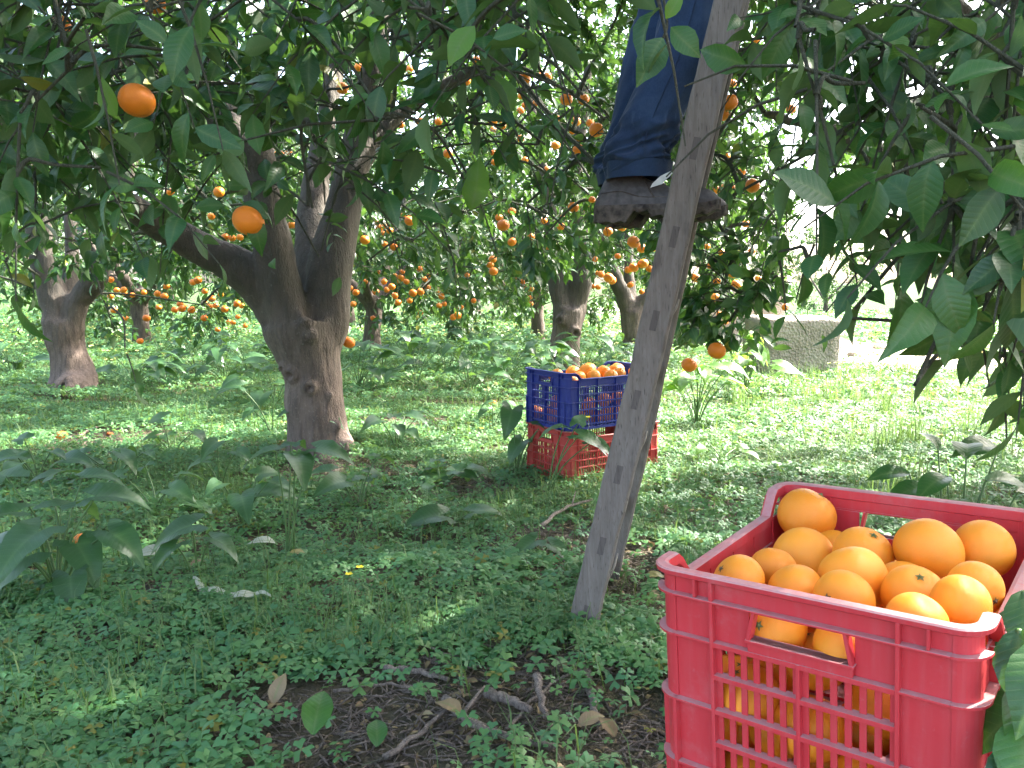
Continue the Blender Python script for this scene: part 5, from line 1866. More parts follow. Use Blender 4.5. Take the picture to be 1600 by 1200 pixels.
def shoe(center, seed):
    """center = contact point on rung; toe along fd"""
    c = np.asarray(center, float) - PB
    s0, s1 = -.225, .105
    acc = Acc(); n = 44
    # sole
    xs_ = np.linspace(0, 1, 30)
    Cs, A_, Bs = [], [], []
    V = []
    m = 30
    def outline(t):
        wdt = .036 + .012 * math.sin(pi * min(1, t * 1.15)) + .010 * math.exp(-((t - .74) / .17) ** 2)
        end = math.sqrt(max(0, 1 - max(0, (t - .86) / .14) ** 2)) * math.sqrt(max(0, 1 - max(0, (.10 - t) / .10) ** 2))
        return wdt * max(end, .02)
    rows = []
    for i, t in enumerate(np.linspace(0.0, 1, m)):
        x = s0 + (s1 - s0) * t
        w_ = outline(t)
        heel = .0 if t > .30 else .0
        zb_ = 0.0 + (.012 if .33 < t < .45 else 0) + .018 * max(0, (t - .8) / .2) ** 2 - (.014 if t < .30 else 0) + .003 * math.sin(i * 2.1)
        zt_ = .030 + .014 * max(0, (t - .82) / .18) ** 2
        for (y, z) in ((-w_, zb_), (-w_ * 1.06, (zb_ + zt_) / 2), (-w_ * 1.03, zt_), (w_ * 1.03, zt_), (w_ * 1.06, (zb_ + zt_) / 2), (w_, zb_)):
            V.append(c + fd * x + rung * y + UP * z)
    Fc = [(i * 6 + k, i * 6 + (k + 1) % 6, (i + 1) * 6 + (k + 1) % 6, (i + 1) * 6 + k) for i in range(m - 1) for k in range(6)]
    acc.add(V, Fc); acc.add(V[:6], [(0, 1, 4, 5), (1, 2, 3, 4)]); acc.add(V[-6:], [(0, 1, 4, 5), (1, 2, 3, 4)])
    sh = empty('shoe', (0, 0, 0)); sh.parent = per_o
    acc.obj('sole', M['sole'], sh, smooth=False)
    # upper
    acc = Acc(); V = []; nn = 22
    mm = 34
    for i, t in enumerate(np.linspace(0.015, .985, mm)):
        x = s0 + (s1 - s0) * t
        w_ = outline(t) * .92
        top = .112 - .012 * (1 - min(1, t / .1)) if t < .34 else (.112 - .038 * min(1, (t - .34) / .3) if t < .64 else .074 - .010 * ((t - .64) / .36) ** 2)
        top *= (1 - .35 * max(0, (t - .88) / .12) ** 2)
        top += .004 * math.sin(t * 38) * (1 if .4 < t < .75 else 0)
        for q in range(nn):
            a_ = pi * q / (nn - 1)
            yy = cos(a_) ; zz_ = sin(a_)
            sx_ = np.sign(yy) * abs(yy) ** .75
            narrow = 1 - .38 * (zz_ ** 2) * (1 if t < .5 else .55)
            V.append(c + fd * (x + .028 * zz_ * max(0, 1 - t / .3)) + rung * (w_ * sx_ * narrow) + UP * (.027 + (top - .027) * zz_ ** .8))
    Fc = [(i * nn + k, i * nn + k + 1, (i + 1) * nn + k + 1, (i + 1) * nn + k) for i in range(mm - 1) for k in range(nn - 1)]
    acc.add(V, Fc)
    acc.add(V[:nn], [(0, k, k + 1) for k in range(1, nn - 1)]); acc.add(V[-nn:], [(0, k, k + 1) for k in range(1, nn - 1)])
    acc.obj('upper', M['shoe'], sh)
    # seams across the side and a stitched counter
    acc = Acc()
    for sgn in (-1,):
        for (pts_) in ([(-.20, .040, .060), (-.15, .045, .065), (-.10, .046, .050), (-.05, .047, .048), (.0, .049, .046), (.05, .050, .042)], [(-.09, .036, .098), (-.075, .046, .07), (-.06, .048, .045)], [(.02, .036, .064), (.035, .045, .052), (.05, .050, .036)]):
            tube(acc, smooth_path([c + fd * x_ + rung * sgn * y_ * .92 + UP * z_ for x_, y_, z_ in pts_], 4), .0012, 4)
    acc.obj('seam', M['sole'], sh)
    return sh


s_near = shoe(RM - rung * .065, 1)
s_far = shoe(RM + rung * .065 + fd * .015 + UP * -.004, 2)
# white tag above the near shoe
acc = Acc()
q0 = RM - PB - rung * .116 + fd * -.045 + UP * .082
V = []
for e_ in (0, .003):
    for (a_, b_) in ((-.025, -.012), (.004, -.004), (.03, .022), (.026, .028), (0, .016), (-.02, -.002)):
        V.append(q0 - rung * e_ + fd * a_ + UP * b_)
acc.add(V, [(0, 1, 4, 5), (1, 2, 3, 4), (11, 10, 7, 6), (10, 9, 8, 7), (0, 6, 7, 1), (1, 7, 8, 2), (2, 8, 9, 3), (3, 9, 10, 4), (4, 10, 11, 5), (5, 11, 6, 0)])
acc.obj('white_tag', M['white'], per_o, smooth=False)


# jeans
def leg_paths(side):
    o_ = -rung * .070 if side < 0 else rung * .075
    b = RM - PB + o_ + (fd * .0 if side < 0 else fd * -.008)
    if side < 0:
        k_ = [(-.110, .098), (-.105, .16), (-.075, .25), (-.02, .38), (.01, .48), (.035, .60), (.035, .70), (.0, .80), (-.04, .9)]
        ra = [.078, .083, .080, .075, .075, .074, .080, .095, .11]
    else:
        k_ = [(-.145, .10), (-.148, .16), (-.130, .22), (-.105, .36), (-.08, .46), (-.05, .56), (-.03, .68), (-.04, .80), (-.06, .9)]
        ra = [.080, .084, .082, .077, .076, .076, .080, .095, .11]
    pts_ = [b + fd * u_ + UP * v_ - (o_ * .2 if v_ > .85 else 0) for u_, v_ in k_]
    Q = smooth_path(np.column_stack([np.array(pts_), ra]), 22)
    return Q[:, :3], Q[:, 3]


acc = Acc()
cuffs = []
for side in (-1, 1):
    Cp, Ra = leg_paths(side)
    z = Cp[:, 2] - Cp[0, 2]
    def wr(t, th, z=z, side=side, n=len(Cp)):
        zz_ = t * .80
        lo_ = math.exp(-((zz_ - .12) / .085) ** 2)
        kn_ = math.exp(-((zz_ - .50) / .09) ** 2)
        def ridge(a_, b_, sd):
            q = noise2(a_ + 50, np.zeros_like(a_) + b_, sd)
            return .62 - np.abs(2 * q - 1) * 1.6
        ct, st = np.cos(th), np.sin(th)
        f = 1 + lo_ * .26 * ridge(1.7 * ct + zz_ * 3, zz_ * 26 + 1.5 * st + .8 * ct, 60 + side) + lo_ * .12 * ridge(2.6 * st, zz_ * 44 - 1.6 * ct, 64)
        f = f + kn_ * .15 * ridge(1.5 * ct, zz_ * 24 - 1.8 * st, 68)
        f = f + .075 * ridge(1.2 * ct + 1, zz_ * 9 + 2.2 * st, 70 + side) + .012 * ridge(4 * st, zz_ * 26 + 3 * ct, 72)
        f = f + .012 * np.sin(3 * th + 9 * zz_)
        # pull of cloth towards the shin
        f = f + .03 * np.cos(th) * math.exp(-((zz_ - .3) / .1) ** 2)
        return f
    loft(acc, Cp, Ra * 1.0, Ra * .86, fd, rung, 72, wr, cap=False)
# seat
hipc = RM - PB
Pp = [hipc + fd * -.05 + UP * .84, hipc + fd * -.06 + UP * .90, hipc + fd * -.055 + UP * .98, hipc + fd * -.045 + UP * 1.06]
loft(acc, np.array(Pp), [.10, .135, .13, .12], [.14, .175, .165, .155], fd, rung, 40)
jeans = acc.obj('jeans', M['denim'], per_o)
acc = Acc()
for side in (-1, 1):
    Cp, Ra = leg_paths(side)
    z = Cp[:, 2] - Cp[0, 2]
    m = z < .045
    C2, R2 = Cp[m], Ra[m]
    for sc_, keep in ((1.07, 1),):
        loft(acc, C2, R2 * sc_, R2 * .86 * sc_, fd, rung, 60, lambda t, th: 1 + .02 * np.sin(3 * th) + .016 * np.sin(5 * th + 1) + .01 * np.sin(12 * th), cap=False)
        loft(acc, C2, R2 * (sc_ - .06), R2 * .86 * (sc_ - .06), fd, rung, 60, None, cap=False)
acc.obj('cuff', M['denim'], per_o)
# stitched seam up the near leg
acc = Acc()
Cp, Ra = leg_paths(-1)
sp_ = [Cp[i] + fd * Ra[i] * .18 - rung * Ra[i] * .88 for i in range(0, len(Cp), 6)]
tube(acc, smooth_path(sp_, 3), .0016, 4)
acc.obj('seam', M['thread'], per_o)

# body (continuous skinned figure), shirt and hair
bmv, bme, rad = [], [], []
def J(p, r_, parent=None):
    bmv.append(tuple(np.asarray(p) )); rad.append(r_)
    if parent is not None: bme.append((parent, len(bmv) - 1))
    return len(bmv) - 1
hp = hipc + fd * -.05 + UP * .93
pelvis = J(hp, .075)
sp1 = J(hp + fd * .03 + UP * .2, .08, pelvis)
ch_ = J(hp + fd * .07 + UP * .38, .085, sp1)
nb = J(hp + fd * .09 + UP * .52, .06, ch_)
nk = J(hp + fd * .11 + UP * .58, .052, nb)
h1 = J(hp + fd * .125 + UP * .66, .078, nk)
h2 = J(hp + fd * .13 + UP * .74, .082, h1)
h3 = J(hp + fd * .125 + UP * .80, .05, h2)
nose = J(hp + fd * .205 + UP * .68, .012, h1)
for sgn in (-1, 1):
    shd = J(hp + fd * .08 + UP * .47 + rung * sgn * .16, .042, ch_)
    elb = J(hp + fd * .26 + UP * (.40 if sgn < 0 else .66) + rung * sgn * .22, .033, shd)
    wrp = hp + fd * .30 + UP * (.62 if sgn < 0 else .93) + rung * sgn * .14
    wr_ = J(wrp, .027, elb)
    pm = J(wrp + fd * .02 + UP * .07, .032, wr_)
    for f_ in range(4):
        b_ = wrp + fd * (.03) + UP * .10 + rung * (f_ - 1.5) * .019
        q1 = J(b_, .010, pm)
        q2 = J(b_ + fd * .018 + UP * (.030 - abs(f_ - 1.5) * .004), .009, q1)
        q3 = J(b_ + fd * .042 + UP * (.034 - abs(f_ - 1.5) * .005), .008, q2)
    th1 = J(wrp + fd * .03 + UP * .045 - rung * sgn * .035, .011, pm)
    J(wrp + fd * .055 + UP * .06 - rung * sgn * .042, .009, th1)
    Cp, Ra = leg_paths(sgn)
    hj = J((hp + UP * -.03 + rung * sgn * .09) * .35 + Cp[-12] * .65, .045, pelvis)
    Cp, Ra = leg_paths(sgn)
    th_ = J(Cp[len(Cp) * 13 // 16], .045, hj)
    kn_ = J(Cp[len(Cp) * 5 // 8], .042, th_)
    J(Cp[8] , .034, kn_)
me = bpy.data.meshes.new('body')
me.from_pydata(bmv, bme, [])
bo = link('body', me)
bo.modifiers.new('skin', 'SKIN')
sv = me.skin_vertices[0].data
for i, r_ in enumerate(rad): sv[i].radius = (r_, r_)
sv[pelvis].use_root = True
sub = bo.modifiers.new('sub', 'SUBSURF'); sub.levels = 2; sub.render_levels = 2
dg = bpy.context.evaluated_depsgraph_get()
me2 = bpy.data.meshes.new_from_object(bo.evaluated_get(dg))
bpy.data.objects.remove(bo)
me2.materials.clear(); me2.materials.append(M['skin'])
me2.polygons.foreach_set('use_smooth', np.full(len(me2.polygons), True))
me2.name = 'body'
link('body', me2, per_o)
acc = Acc()
Pp = [hp + UP * .02 + fd * .0, hp + fd * .02 + UP * .12, hp + fd * .04 + UP * .25, hp + fd * .07 + UP * .38, hp + fd * .085 + UP * .46, hp + fd * .095 + UP * .52]
loft(acc, np.array(Pp), [.14, .125, .13, .135, .10, .062], [.175, .16, .175, .20, .195, .068], fd, rung, 40, lambda t, th: 1 + .03 * np.sin(5 * th + 12 * t) + .02 * np.sin(t * 30 + 2 * th))
for sgn in (-1, 1):
    a_ = hp + fd * .08 + UP * .47 + rung * sgn * .13; b_ = hp + fd * .26 + UP * (.40 if sgn < 0 else .66) + rung * sgn * .22
    c_ = hp + fd * .30 + UP * (.60 if sgn < 0 else .91) + rung * sgn * .145
    tube(acc, smooth_path([a_, (a_ + b_) / 2, b_, (b_ + c_) / 2, c_], 5), np.interp(np.linspace(0, 1, 21), [0, .5, 1], [.085, .066, .045]), 16)
acc.obj('shirt', M['shirt'], per_o)
acc = Acc()
hc_ = hp + fd * .118 + UP * .735
V = []
for i in range(12):
    a_ = i / 11 * pi * .62
    for k in range(24):
        b_ = k / 24 * 2 * pi
        V.append(hc_ + fd * (cos(b_) * sin(a_) * .094 - .012) + rung * (sin(b_) * sin(a_) * .088) + UP * (cos(a_) * .10 - .008 * max(0, cos(b_)) * 0))
acc.add(V, [(i * 24 + k, i * 24 + (k + 1) % 24, (i + 1) * 24 + (k + 1) % 24, (i + 1) * 24 + k) for i in range(11) for k in range(24)])
acc.obj('hair', M['hair'], per_o)
for sgn in (-1, 1):
    for nm, off, rr in (('eye', fd * .195 + UP * .70 + rung * sgn * .03, .011), ('ear', fd * .12 + UP * .69 + rung * sgn * .082, .02)):
        bm = bmesh.new(); bmesh.ops.create_uvsphere(bm, u_segments=10, v_segments=8, radius=rr)
        if nm == 'ear':
            for v in bm.verts: v.co.y *= .45; v.co.z *= 1.5
        m_ = bpy.data.meshes.new(nm); bm.to_mesh(m_); bm.free()
        m_.materials.append(M['white' if nm == 'eye' else 'skin'])
        e_ = link(nm, m_, per_o); e_.location = hp + off

# ------------------------------------------------------------------ broad leaved weeds
def arum_leaf_mesh(seed, kind='arrow'):
    r = random.Random(seed)
    ys_ = [0.0, .12, .3, .5, .7, .87, 1.0]
    ws_ = [.30, .33, .32, .26, .17, .08, 0.0]
    if kind == 'oval': ws_ = [.02, .16, .26, .28, .22, .11, 0.0]
    V, rib, idx = [], [], []
    for y, w_ in zip(ys_, ws_):
        zc = .10 * sin(y * 2.4) - .30 * y * y
        m_ = len(V); V.append((0, y, zc)); rib.append(1)
        if w_ > 0:
            z1 = zc + w_ * .25 + r.uniform(-.03, .03); z2 = zc + w_ * .25 + r.uniform(-.03, .03)
            V += [(-w_ * .5, y - .01, zc + w_ * .16), (-w_, y - .03 + r.uniform(-.01, .01), z1), (w_ * .5, y - .01, zc + w_ * .16), (w_, y - .03 + r.uniform(-.01, .01), z2)]
            rib += [.45, 0, .45, 0]
            idx.append((m_ + 2, m_ + 1, m_, m_ + 3, m_ + 4))
        else:
            idx.append((m_,) * 5)
    Fc = []
    for A, B in zip(idx, idx[1:]):
        for k in range(4):
            for tri in ((A[k], A[k + 1], B[k + 1]), (A[k], B[k + 1], B[k])):
                if len(set(tri)) == 3: Fc.append(tri)
    if kind == 'arrow':     # two backward lobes
        for s in (0, 1):
            b = len(V)
            sg = -1 if s == 0 else 1
            V += [(sg * .10, -.16, -.02), (sg * .27, -.30, -.08), (sg * .37, -.12, -.01)]
            rib += [.3, 0, 0]
            e0, e1, e2 = (idx[0][2], idx[0][1], idx[0][0]) if s == 0 else (idx[0][2], idx[0][3], idx[0][4])
            tr_ = [(e0, b, e1), (e1, b, b + 2), (b, b + 1, b + 2), (e1, b + 2, e2)]
            Fc += tr_ if s == 1 else [t[::-1] for t in tr_]
    a_ = Acc(); V = np.array(V)
    a_.add(V, Fc, np.column_stack([rib, (V[:, 1] - .6 * np.abs(V[:, 0])) * .9]))
    return a_


AL = {}
for mk in ('arum', 'lush'):
    AL[mk] = []
    for k in range(5):
        me = arum_leaf_mesh(k, 'arrow').mesh('leaf', ribs=True); me.materials.append(M[mk]); AL[mk].append(me)
AL['oval'] = []
for k in range(4):
    me = arum_leaf_mesh(40 + k, 'oval').mesh('leaf', ribs=True); me.materials.append(M['lush']); AL['oval'].append(me)
AL['ovald'] = []
for k in range(4):
    me = arum_leaf_mesh(50 + k, 'oval').mesh('leaf', ribs=True); me.materials.append(M['citrus']); AL['ovald'].append(me)


def mat4(x, y, z, S, p):
    m4 = Matrix.Identity(4)
    for i in range(3):
        m4[i][0], m4[i][1], m4[i][2], m4[i][3] = x[i] * S, y[i] * S, z[i] * S, p[i]
    return m4


def weed(px, py, leaves, label, kind='arum', group=None, name='arum_plant', cat='plant', base=None, stem_r=.0035):
    """leaves: list of (px, py, size m, heading deg, pitch) tops in photo pixels at the plant's depth, or dY offset"""
    b = gnd(px, py) if base is None else np.array(base, float)
    b[2] = gz(b[0], b[1])
    root = empty(name, b)
    tag(root, label, cat, group)
    for lf in leaves:
        lx, ly, sz, hd, pt = lf[:5]
        dY = lf[5] if len(lf) > 5 else rnd.uniform(-.12, .08)
        p = at(lx, ly, b[1] + dY) - b
        h = radians(hd)
        y = np.array([cos(h) * cos(pt), sin(h) * cos(pt), sin(pt)])
        n_ = norm(np.array([rnd.uniform(-.3, .3), -.25 + rnd.uniform(-.25, .25), 1.0]))
        x = norm(np.cross(y, n_)); z = np.cross(x, y)
        o = link('leaf', AL[kind][rnd.randrange(len(AL[kind]))], root)
        o.matrix_local = mat4(x, y, z, sz, p)
        acc = Acc()
        s0 = np.array([rnd.uniform(-.015, .015), rnd.uniform(-.015, .015), -.02])
        mid = (s0 + p) / 2 + np.array([p[0] * -.15, 0, .06 * np.linalg.norm(p)])
        tube(acc, smooth_path([s0, mid, p + z * .002], 4), np.linspace(stem_r * 1.3, stem_r * .7, 9), 6)
        acc.obj('stalk', M['stem'], root)
    return root


def auto_leaves(px, py, n, spreadx, h0, h1, sz):
    """n leaves above the base pixel; heights in metres"""
    b = gnd(px, py)
    out = []
    for k in range(n):
        a_ = rnd.uniform(0, 2 * pi)
        x = b[0] + cos(a_) * spreadx * rnd.uniform(.3, 1); y = b[1] + sin(a_) * spreadx * rnd.uniform(.2, .8)
        z = rnd.uniform(h0, h1)
        qx, qy, _ = proj(np.array([[x, y, z]]))
        out.append((qx[0], qy[0], sz * rnd.uniform(.7, 1.2), math.degrees(a_), rnd.uniform(-.5, .05), y - b[1]))
    return out


weed(455, 872, [(462, 712, .16, -60, -.5, 0), (430, 705, .14, 190, -.3, 0), (495, 700, .15, -10, -.2, .05), (455, 695, .12, 80, -.1, .05)], 'tall single stemmed arum with broad drooping leaves in front of the knotty trunk')
weed(515, 700, [(470, 640, .14, 200, -.1, -.3), (505, 648, .15, -20, -.35, -.3)], 'arum whose lobed leaf crosses the knotty trunk', name='arum_plant')
weed(345, 765, [(340, 690, .14, 250, -.4, 0), (370, 705, .12, -30, -.3, 0), (320, 720, .12, 190, -.4, 0)], 'arum left of the knotty trunk, before the tall one')
weed(425, 690, [(375, 603, .16, 185, -.1, 0), (430, 600, .14, 0, .0, 0), (395, 640, .1, 230, -.5, 0)], 'arum with a long flat leaf left of the knotty trunk')
weed(90, 925, [(20, 800, .20, 200, -.3, 0), (95, 790, .20, 80, -.3, .05), (150, 775, .18, 20, -.2, 0), (60, 830, .20, 250, -.5, -.1), (120, 850, .18, -40, -.6, 0), (10, 745, .18, 140, -.1, .1), (170, 830, .17, -20, -.5, 0), (40, 870, .2, 220, -.7, -.1), (110, 900, .15, -60, -.7, -.1), (75, 745, .15, 60, .0, .2), (0, 850, .17, 160, -.4, 0), (130, 745, .14, 10, -.1, .1)],
     'dense clump of big dark arum leaves at the left edge')
for i_, (px, py, n_, lab) in enumerate([(380, 830, 5, 'arum left of the tall single stemmed one'), (60, 760, 6, 'arum behind the left edge clump'), (560, 800, 5, 'small arum right of the tall single stemmed one'),
        (620, 700, 6, 'arum in the clover between the knotty trunk and the blue crate'), (270, 720, 6, 'arum right of the litter patch'), (1020, 690, 4, 'arum half hidden by the blue crate and ladder')]):
    weed(px, py, auto_leaves(px, py, n_, .17, .10, .24, .15), lab)
weed(310, 905, [(300, 820, .16, 200, -.4, 0), (330, 840, .13, -20, -.4, 0), (275, 850, .12, 230, -.6, -.05)], 'arum with a limp leaf right of the left edge clump')
weed(240, 815, auto_leaves(240, 815, 5, .2, .08, .22, .13), 'low arum between the left edge clump and the limp one')
weed(180, 760, auto_leaves(180, 760, 6, .22, .1, .24, .13), 'arum just below the bare litter patch at the left')
weed(690, 770, auto_leaves(690, 770, 7, .2, .05, .14, .15), 'flattened arum with broad leaves left of the crates')
weed(690, 835, [(690, 805, .17, 200, -.1, 0), (740, 800, .15, 10, -.1, 0), (660, 815, .1, 230, -.2, 0)], 'ground hugging arum with one wide pale leaf, centre')
weed(840, 880, [(835, 845, .12, 200, -.6, 0), (860, 850, .11, -30, -.5, 0), (815, 860, .1, 240, -.3, 0)], 'small crumpled arum left of the ladder foot')
weed(805, 745, [(800, 640, .17, 250, -.9, 0), (850, 660, .18, -35, -.55, 0), (835, 640, .16, 20, .1, .1), (815, 690, .15, 220, -.8, 0), (870, 640, .12, 30, .1, 0)], 'tall arum in front of the left end of the blue crate')
weed(858, 775, [(905, 680, .16, -20, -.4, 0), (880, 668, .13, 190, -.2, 0), (925, 690, .13, -30, -.4, 0), (905, 660, .12, 60, .3, 0)], 'arum holding pointed leaves before the red and blue crates')
weed(770, 680, [(770, 628, .1, 190, -.3, 0), (790, 630, .1, 10, -.2, 0), (760, 640, .1, 230, -.4, 0)], 'thin arum left of the blue crate')
for i, (px, py, n_, lab) in enumerate([
        (735, 615, 8, 'arum clump left of the blue crate, nearest the big trunk'), (790, 610, 8, 'arum clump directly behind the left end of the blue crate'),
        (850, 600, 9, 'arum clump hiding the foot of the forked tree'), (915, 590, 9, 'arum clump right of the forked tree foot'), (955, 575, 8, 'arum clump touching the left side of the ladder at blue crate height'),
        (700, 590, 8, 'arum clump halfway between the big trunk and the forked tree'), (650, 610, 7, 'arum clump right of the big trunk'), (800, 575, 8, 'far arum clump behind the forked tree'),
        (600, 580, 7, 'far arum clump right of the big trunk by the sunny strip'), (390, 585, 7, 'far arum clump left of the big trunk'), (310, 590, 8, 'tall weed clump between the left trunk and the big trunk'),
        (350, 600, 7, 'leafy weed clump next to the tall one left of the big trunk'), (250, 560, 7, 'weed clump right of the hollow trunk'), (20, 590, 7, 'weed clump at the left edge before the sunny strip'),
        (560, 610, 8, 'leafy arum clump touching the right side of the big knotty trunk'), (680, 560, 8, 'far arum clump in line between the big trunk and the V shaped tree'),
        (750, 560, 8, 'far arum clump left of the foot of the forked tree'), (880, 620, 7, 'arum clump just behind the middle of the blue crate'), (990, 590, 7, 'arum clump seen against the ladder above the blue crate'),
        (430, 640, 7, 'arum clump touching the left side of the big knotty trunk'), (210, 610, 7, 'weed clump between the hollow trunk and the litter patch'),
        (330, 540, 6, 'small far weed clump before the sunny strip on the left')]):
    Yb = gnd(px, py)[1]
    weed(px, py, auto_leaves(px, py, n_ + 2, .32, .12, .46, .2), lab)
# bright lush plants right of the ladder
lv = auto_leaves(1088, 668, 15, .24, .26, .46, .15)
weed(1088, 668, lv, 'bright green clump of upright long stalked leaves right of the ladder', 'lush', name='broad_leaf_plant')
weed(1165, 622, auto_leaves(1165, 622, 13, .32, .22, .46, .2), 'bright green broad leaved plant in front of the concrete block', 'lush', name='broad_leaf_plant')
weed(1130, 600, auto_leaves(1130, 600, 10, .3, .2, .5, .2), 'broad leaved plant behind the bright clump right of the ladder', 'lush', name='broad_leaf_plant')
weed(1060, 690, [(1150, 700, .09, 10, .1, .2), (1165, 710, .08, 0, .1, .2)] + auto_leaves(1120, 720, 3, .15, .05, .12, .1), 'low plant with slim shoots in the sunlit clover', 'oval', name='broad_leaf_plant', base=gnd(1130, 735))
# dark saplings behind and beside the red crate
bs = at(1500, 800, 2.05)
weed(0, 0, [(1480, 745, .12, 210, -.2, -.05), (1510, 715, .13, 60, .3, .0), (1450, 760, .13, 190, -.2, .05), (1540, 750, .14, -10, -.1, .0), (1500, 780, .12, 240, -.4, -.1), (1420, 740, .11, 180, .0, .1), (1560, 700, .15, 200, .1, .1),
            (1590, 770, .13, 0, -.3, 0), (1465, 700, .09, 100, .5, .1)], 'dark leafy shoot rising behind the far rim of the close-up red crate', 'ovald', name='orange_sapling', base=(bs[0], bs[1], 0), stem_r=.003)
bs = at(1690, 1000, .86)
weed(0, 0, [(1600, 925, .075, 250, -.9, -.05), (1592, 985, .08, 245, -.9, -.10), (1625, 1010, .09, 230, -.7, -.12), (1585, 1060, .08, 255, -1.0, -.12), (1600, 1120, .085, 240, -.8, -.14), (1575, 1150, .08, 265, -.9, -.14), (1630, 1160, .10, 210, -.6, -.14),
            (1640, 950, .09, 200, -.5, -.05), (1640, 1080, .10, 190, -.5, -.1), (1605, 1190, .09, 230, -.6, -.14), (1570, 1195, .07, 250, -.8, -.15)], 'dark leafy shoots filling the corner right of the close-up red crate', 'ovald', name='orange_sapling', base=(bs[0] + .05, bs[1], 0), stem_r=.004)

# ------------------------------------------------------------------ concrete block, wall, stones
def rough_block(name, p0, wx, wy, hz, rz, label, seed, cat='block'):
    bm = bmesh.new()
    bmesh.ops.create_cube(bm, size=1.0)
    bmesh.ops.subdivide_edges(bm, edges=bm.edges[:], cuts=9, use_grid_fill=True)
    for v in bm.verts:
        x, y, z = v.co
        k = .012 * (noise2(x * 5 + seed, z * 5 + y * 4, seed) - .5) * 3
        c = max(abs(x), abs(y)) > .49 and abs(z - .5) < .06
        v.co = Vector((x * wx * (1 + k), y * wy * (1 + k), (z + .5) * hz - (.03 if c else 0) + float(k) * .8))
    for f in bm.faces: f.smooth = True
    me = bpy.data.meshes.new(name); bm.to_mesh(me); bm.free(); me.materials.append(M['concrete'])
    o = link(name, me); o.location = p0; o.rotation_euler = (0, 0, rz)
    return tag(o, label, cat)


pb = gnd(1247, 590)
rough_block('concrete_block', (pb[0], pb[1] + .3, -.05), .82, .6, .68, .12, 'rough pebbly concrete block standing in the sunlit clover right of the ladder', 4)
pb = gnd(1120, 540)
rough_block('concrete_wall', (pb[0] + .1, pb[1] + .3, -.05), 2.0, .35, .98, .05, 'long pale concrete wall half hidden by the bough right of the ladder', 7, 'wall')
for i, (px, py, s) in enumerate([(1335, 560, .09), (1375, 548, .10)]):
    p = gnd(px, py)
    bm = bmesh.new(); bmesh.ops.create_icosphere(bm, subdivisions=2, radius=s)
    for v in bm.verts: v.co *= 1 + .3 * (float(noise2(v.co.x * 30 + i, v.co.y * 30 + v.co.z * 20, i)) - .5); v.co.z *= .6
    me = bpy.data.meshes.new('stone'); bm.to_mesh(me); bm.free(); me.materials.append(M['gravel'])
    o = link('stone', me); o.location = (p[0], p[1], .05); o.rotation_euler = (0, 0, i)
    tag(o, ['flat pale stone near the concrete block at the track edge', 'larger pale stone further right along the gravel track'][i], 'stone', 'pale stones by the gravel track')

# ------------------------------------------------------------------ things lying on the ground
def stick(pix, r_, label, h=.012, mat_='deadwood', name='stick', sides=7, fork=None):
    P = []
    for q in pix:
        p = gnd(q[0], q[1]); z = gz(p[0], p[1]) + h + (q[2] if len(q) > 2 else 0)
        P.append([p[0], p[1], z])
    Q = smooth_path(P, 6)
    Q += np.stack([0.003 * np.sin(np.arange(len(Q)) * 1.3), 0.003 * np.cos(np.arange(len(Q)) * 1.7), 0.002 * np.sin(np.arange(len(Q)) * 2.1)], 1)
    b = Q[0].copy()
    acc = Acc()
    Q[:, 2] += r_ * .7
    b = Q[0].copy()
    tube(acc, Q - b, np.linspace(r_ * 1.15, r_ * .7, len(Q)) * (1 + .05 * np.sin(np.arange(len(Q)) * 2.3)), sides)
    if fork is not None:
        i, d, L = fork
        tube(acc, [Q[i] - b, Q[i] - b + np.array(d) * L * .5, Q[i] - b + np.array(d) * L], [r_ * .6, r_ * .45, r_ * .2], 5)
    o = acc.obj(name, M[mat_], None)
    o.location = b
    return tag(o, label, name)


stick([(695, 1125, .01), (740, 1160, .01), (800, 1185, .012), (870, 1198, .01)], .0095, 'thick broken stick pointing to the bottom edge, centre', fork=(4, (.4, .7, .2), .12))
stick([(600, 1058), (650, 1068), (700, 1085)], .008, 'straight brown stick lying above the thick broken one')
stick([(760, 1110), (800, 1120), (828, 1135)], .012, 'short thick stick half buried right of the bare patch')
stick([(838, 1100, .03), (845, 1125, .015), (852, 1145)], .009, 'pale stub of wood standing up on the bare patch')
stick([(790, 1160), (850, 1100), (905, 1068), (960, 1062)], .0035, 'thin curved twig rising towards the crate')
stick([(520, 1095), (600, 1085), (660, 1100)], .004, 'thin twig left of the straight brown stick')
stick([(600, 1200), (660, 1165), (700, 1130)], .006, 'twig running down to the bottom edge beside the thick stick')
stick([(845, 850, .03), (880, 815, .04), (925, 800, .03)], .007, 'grey forked twig just left of the ladder', fork=(8, (.2, .5, .5), .1))
stick([(1050, 610 + 240), (1075, 842), (1096, 838)], .004, 'thin twig between the ladder and the red crate')
stick([(915, 1070), (925, 1110), (935, 1150)], .010, 'weathered root end left of the red crate')
stick([(10, 655), (60, 672), (110, 688)], .012, 'dry branch at the left edge before the litter patch')
stick([(120, 690), (150, 675), (200, 668)], .009, 'dry branch across the litter patch at the left')
stick([(640, 1010), (700, 1040), (760, 1050)], .003, 'very thin twig on the clover, above the straight stick')
stick([(560, 770), (640, 762), (700, 758)], .007, 'dry twig on the ground right of the trunk foot')

# black pipe end near the crate corner
P = [at(952, 1192, 1.42), at(985, 1191, 1.40), at(1030, 1192, 1.38), at(1100, 1200, 1.36)]
for q in P: q[2] = .03
acc = Acc(); b = P[0].copy()
tube(acc, smooth_path(P, 4) - b, .016, 12, cap=False)
tube(acc, (smooth_path(P, 4) - b), .0125, 12, cap=False)
pp = acc.obj('pipe', M['pipe']); pp.location = b
tag(pp, 'dark plastic pipe end lying beside the red crate at the bottom edge', 'pipe')

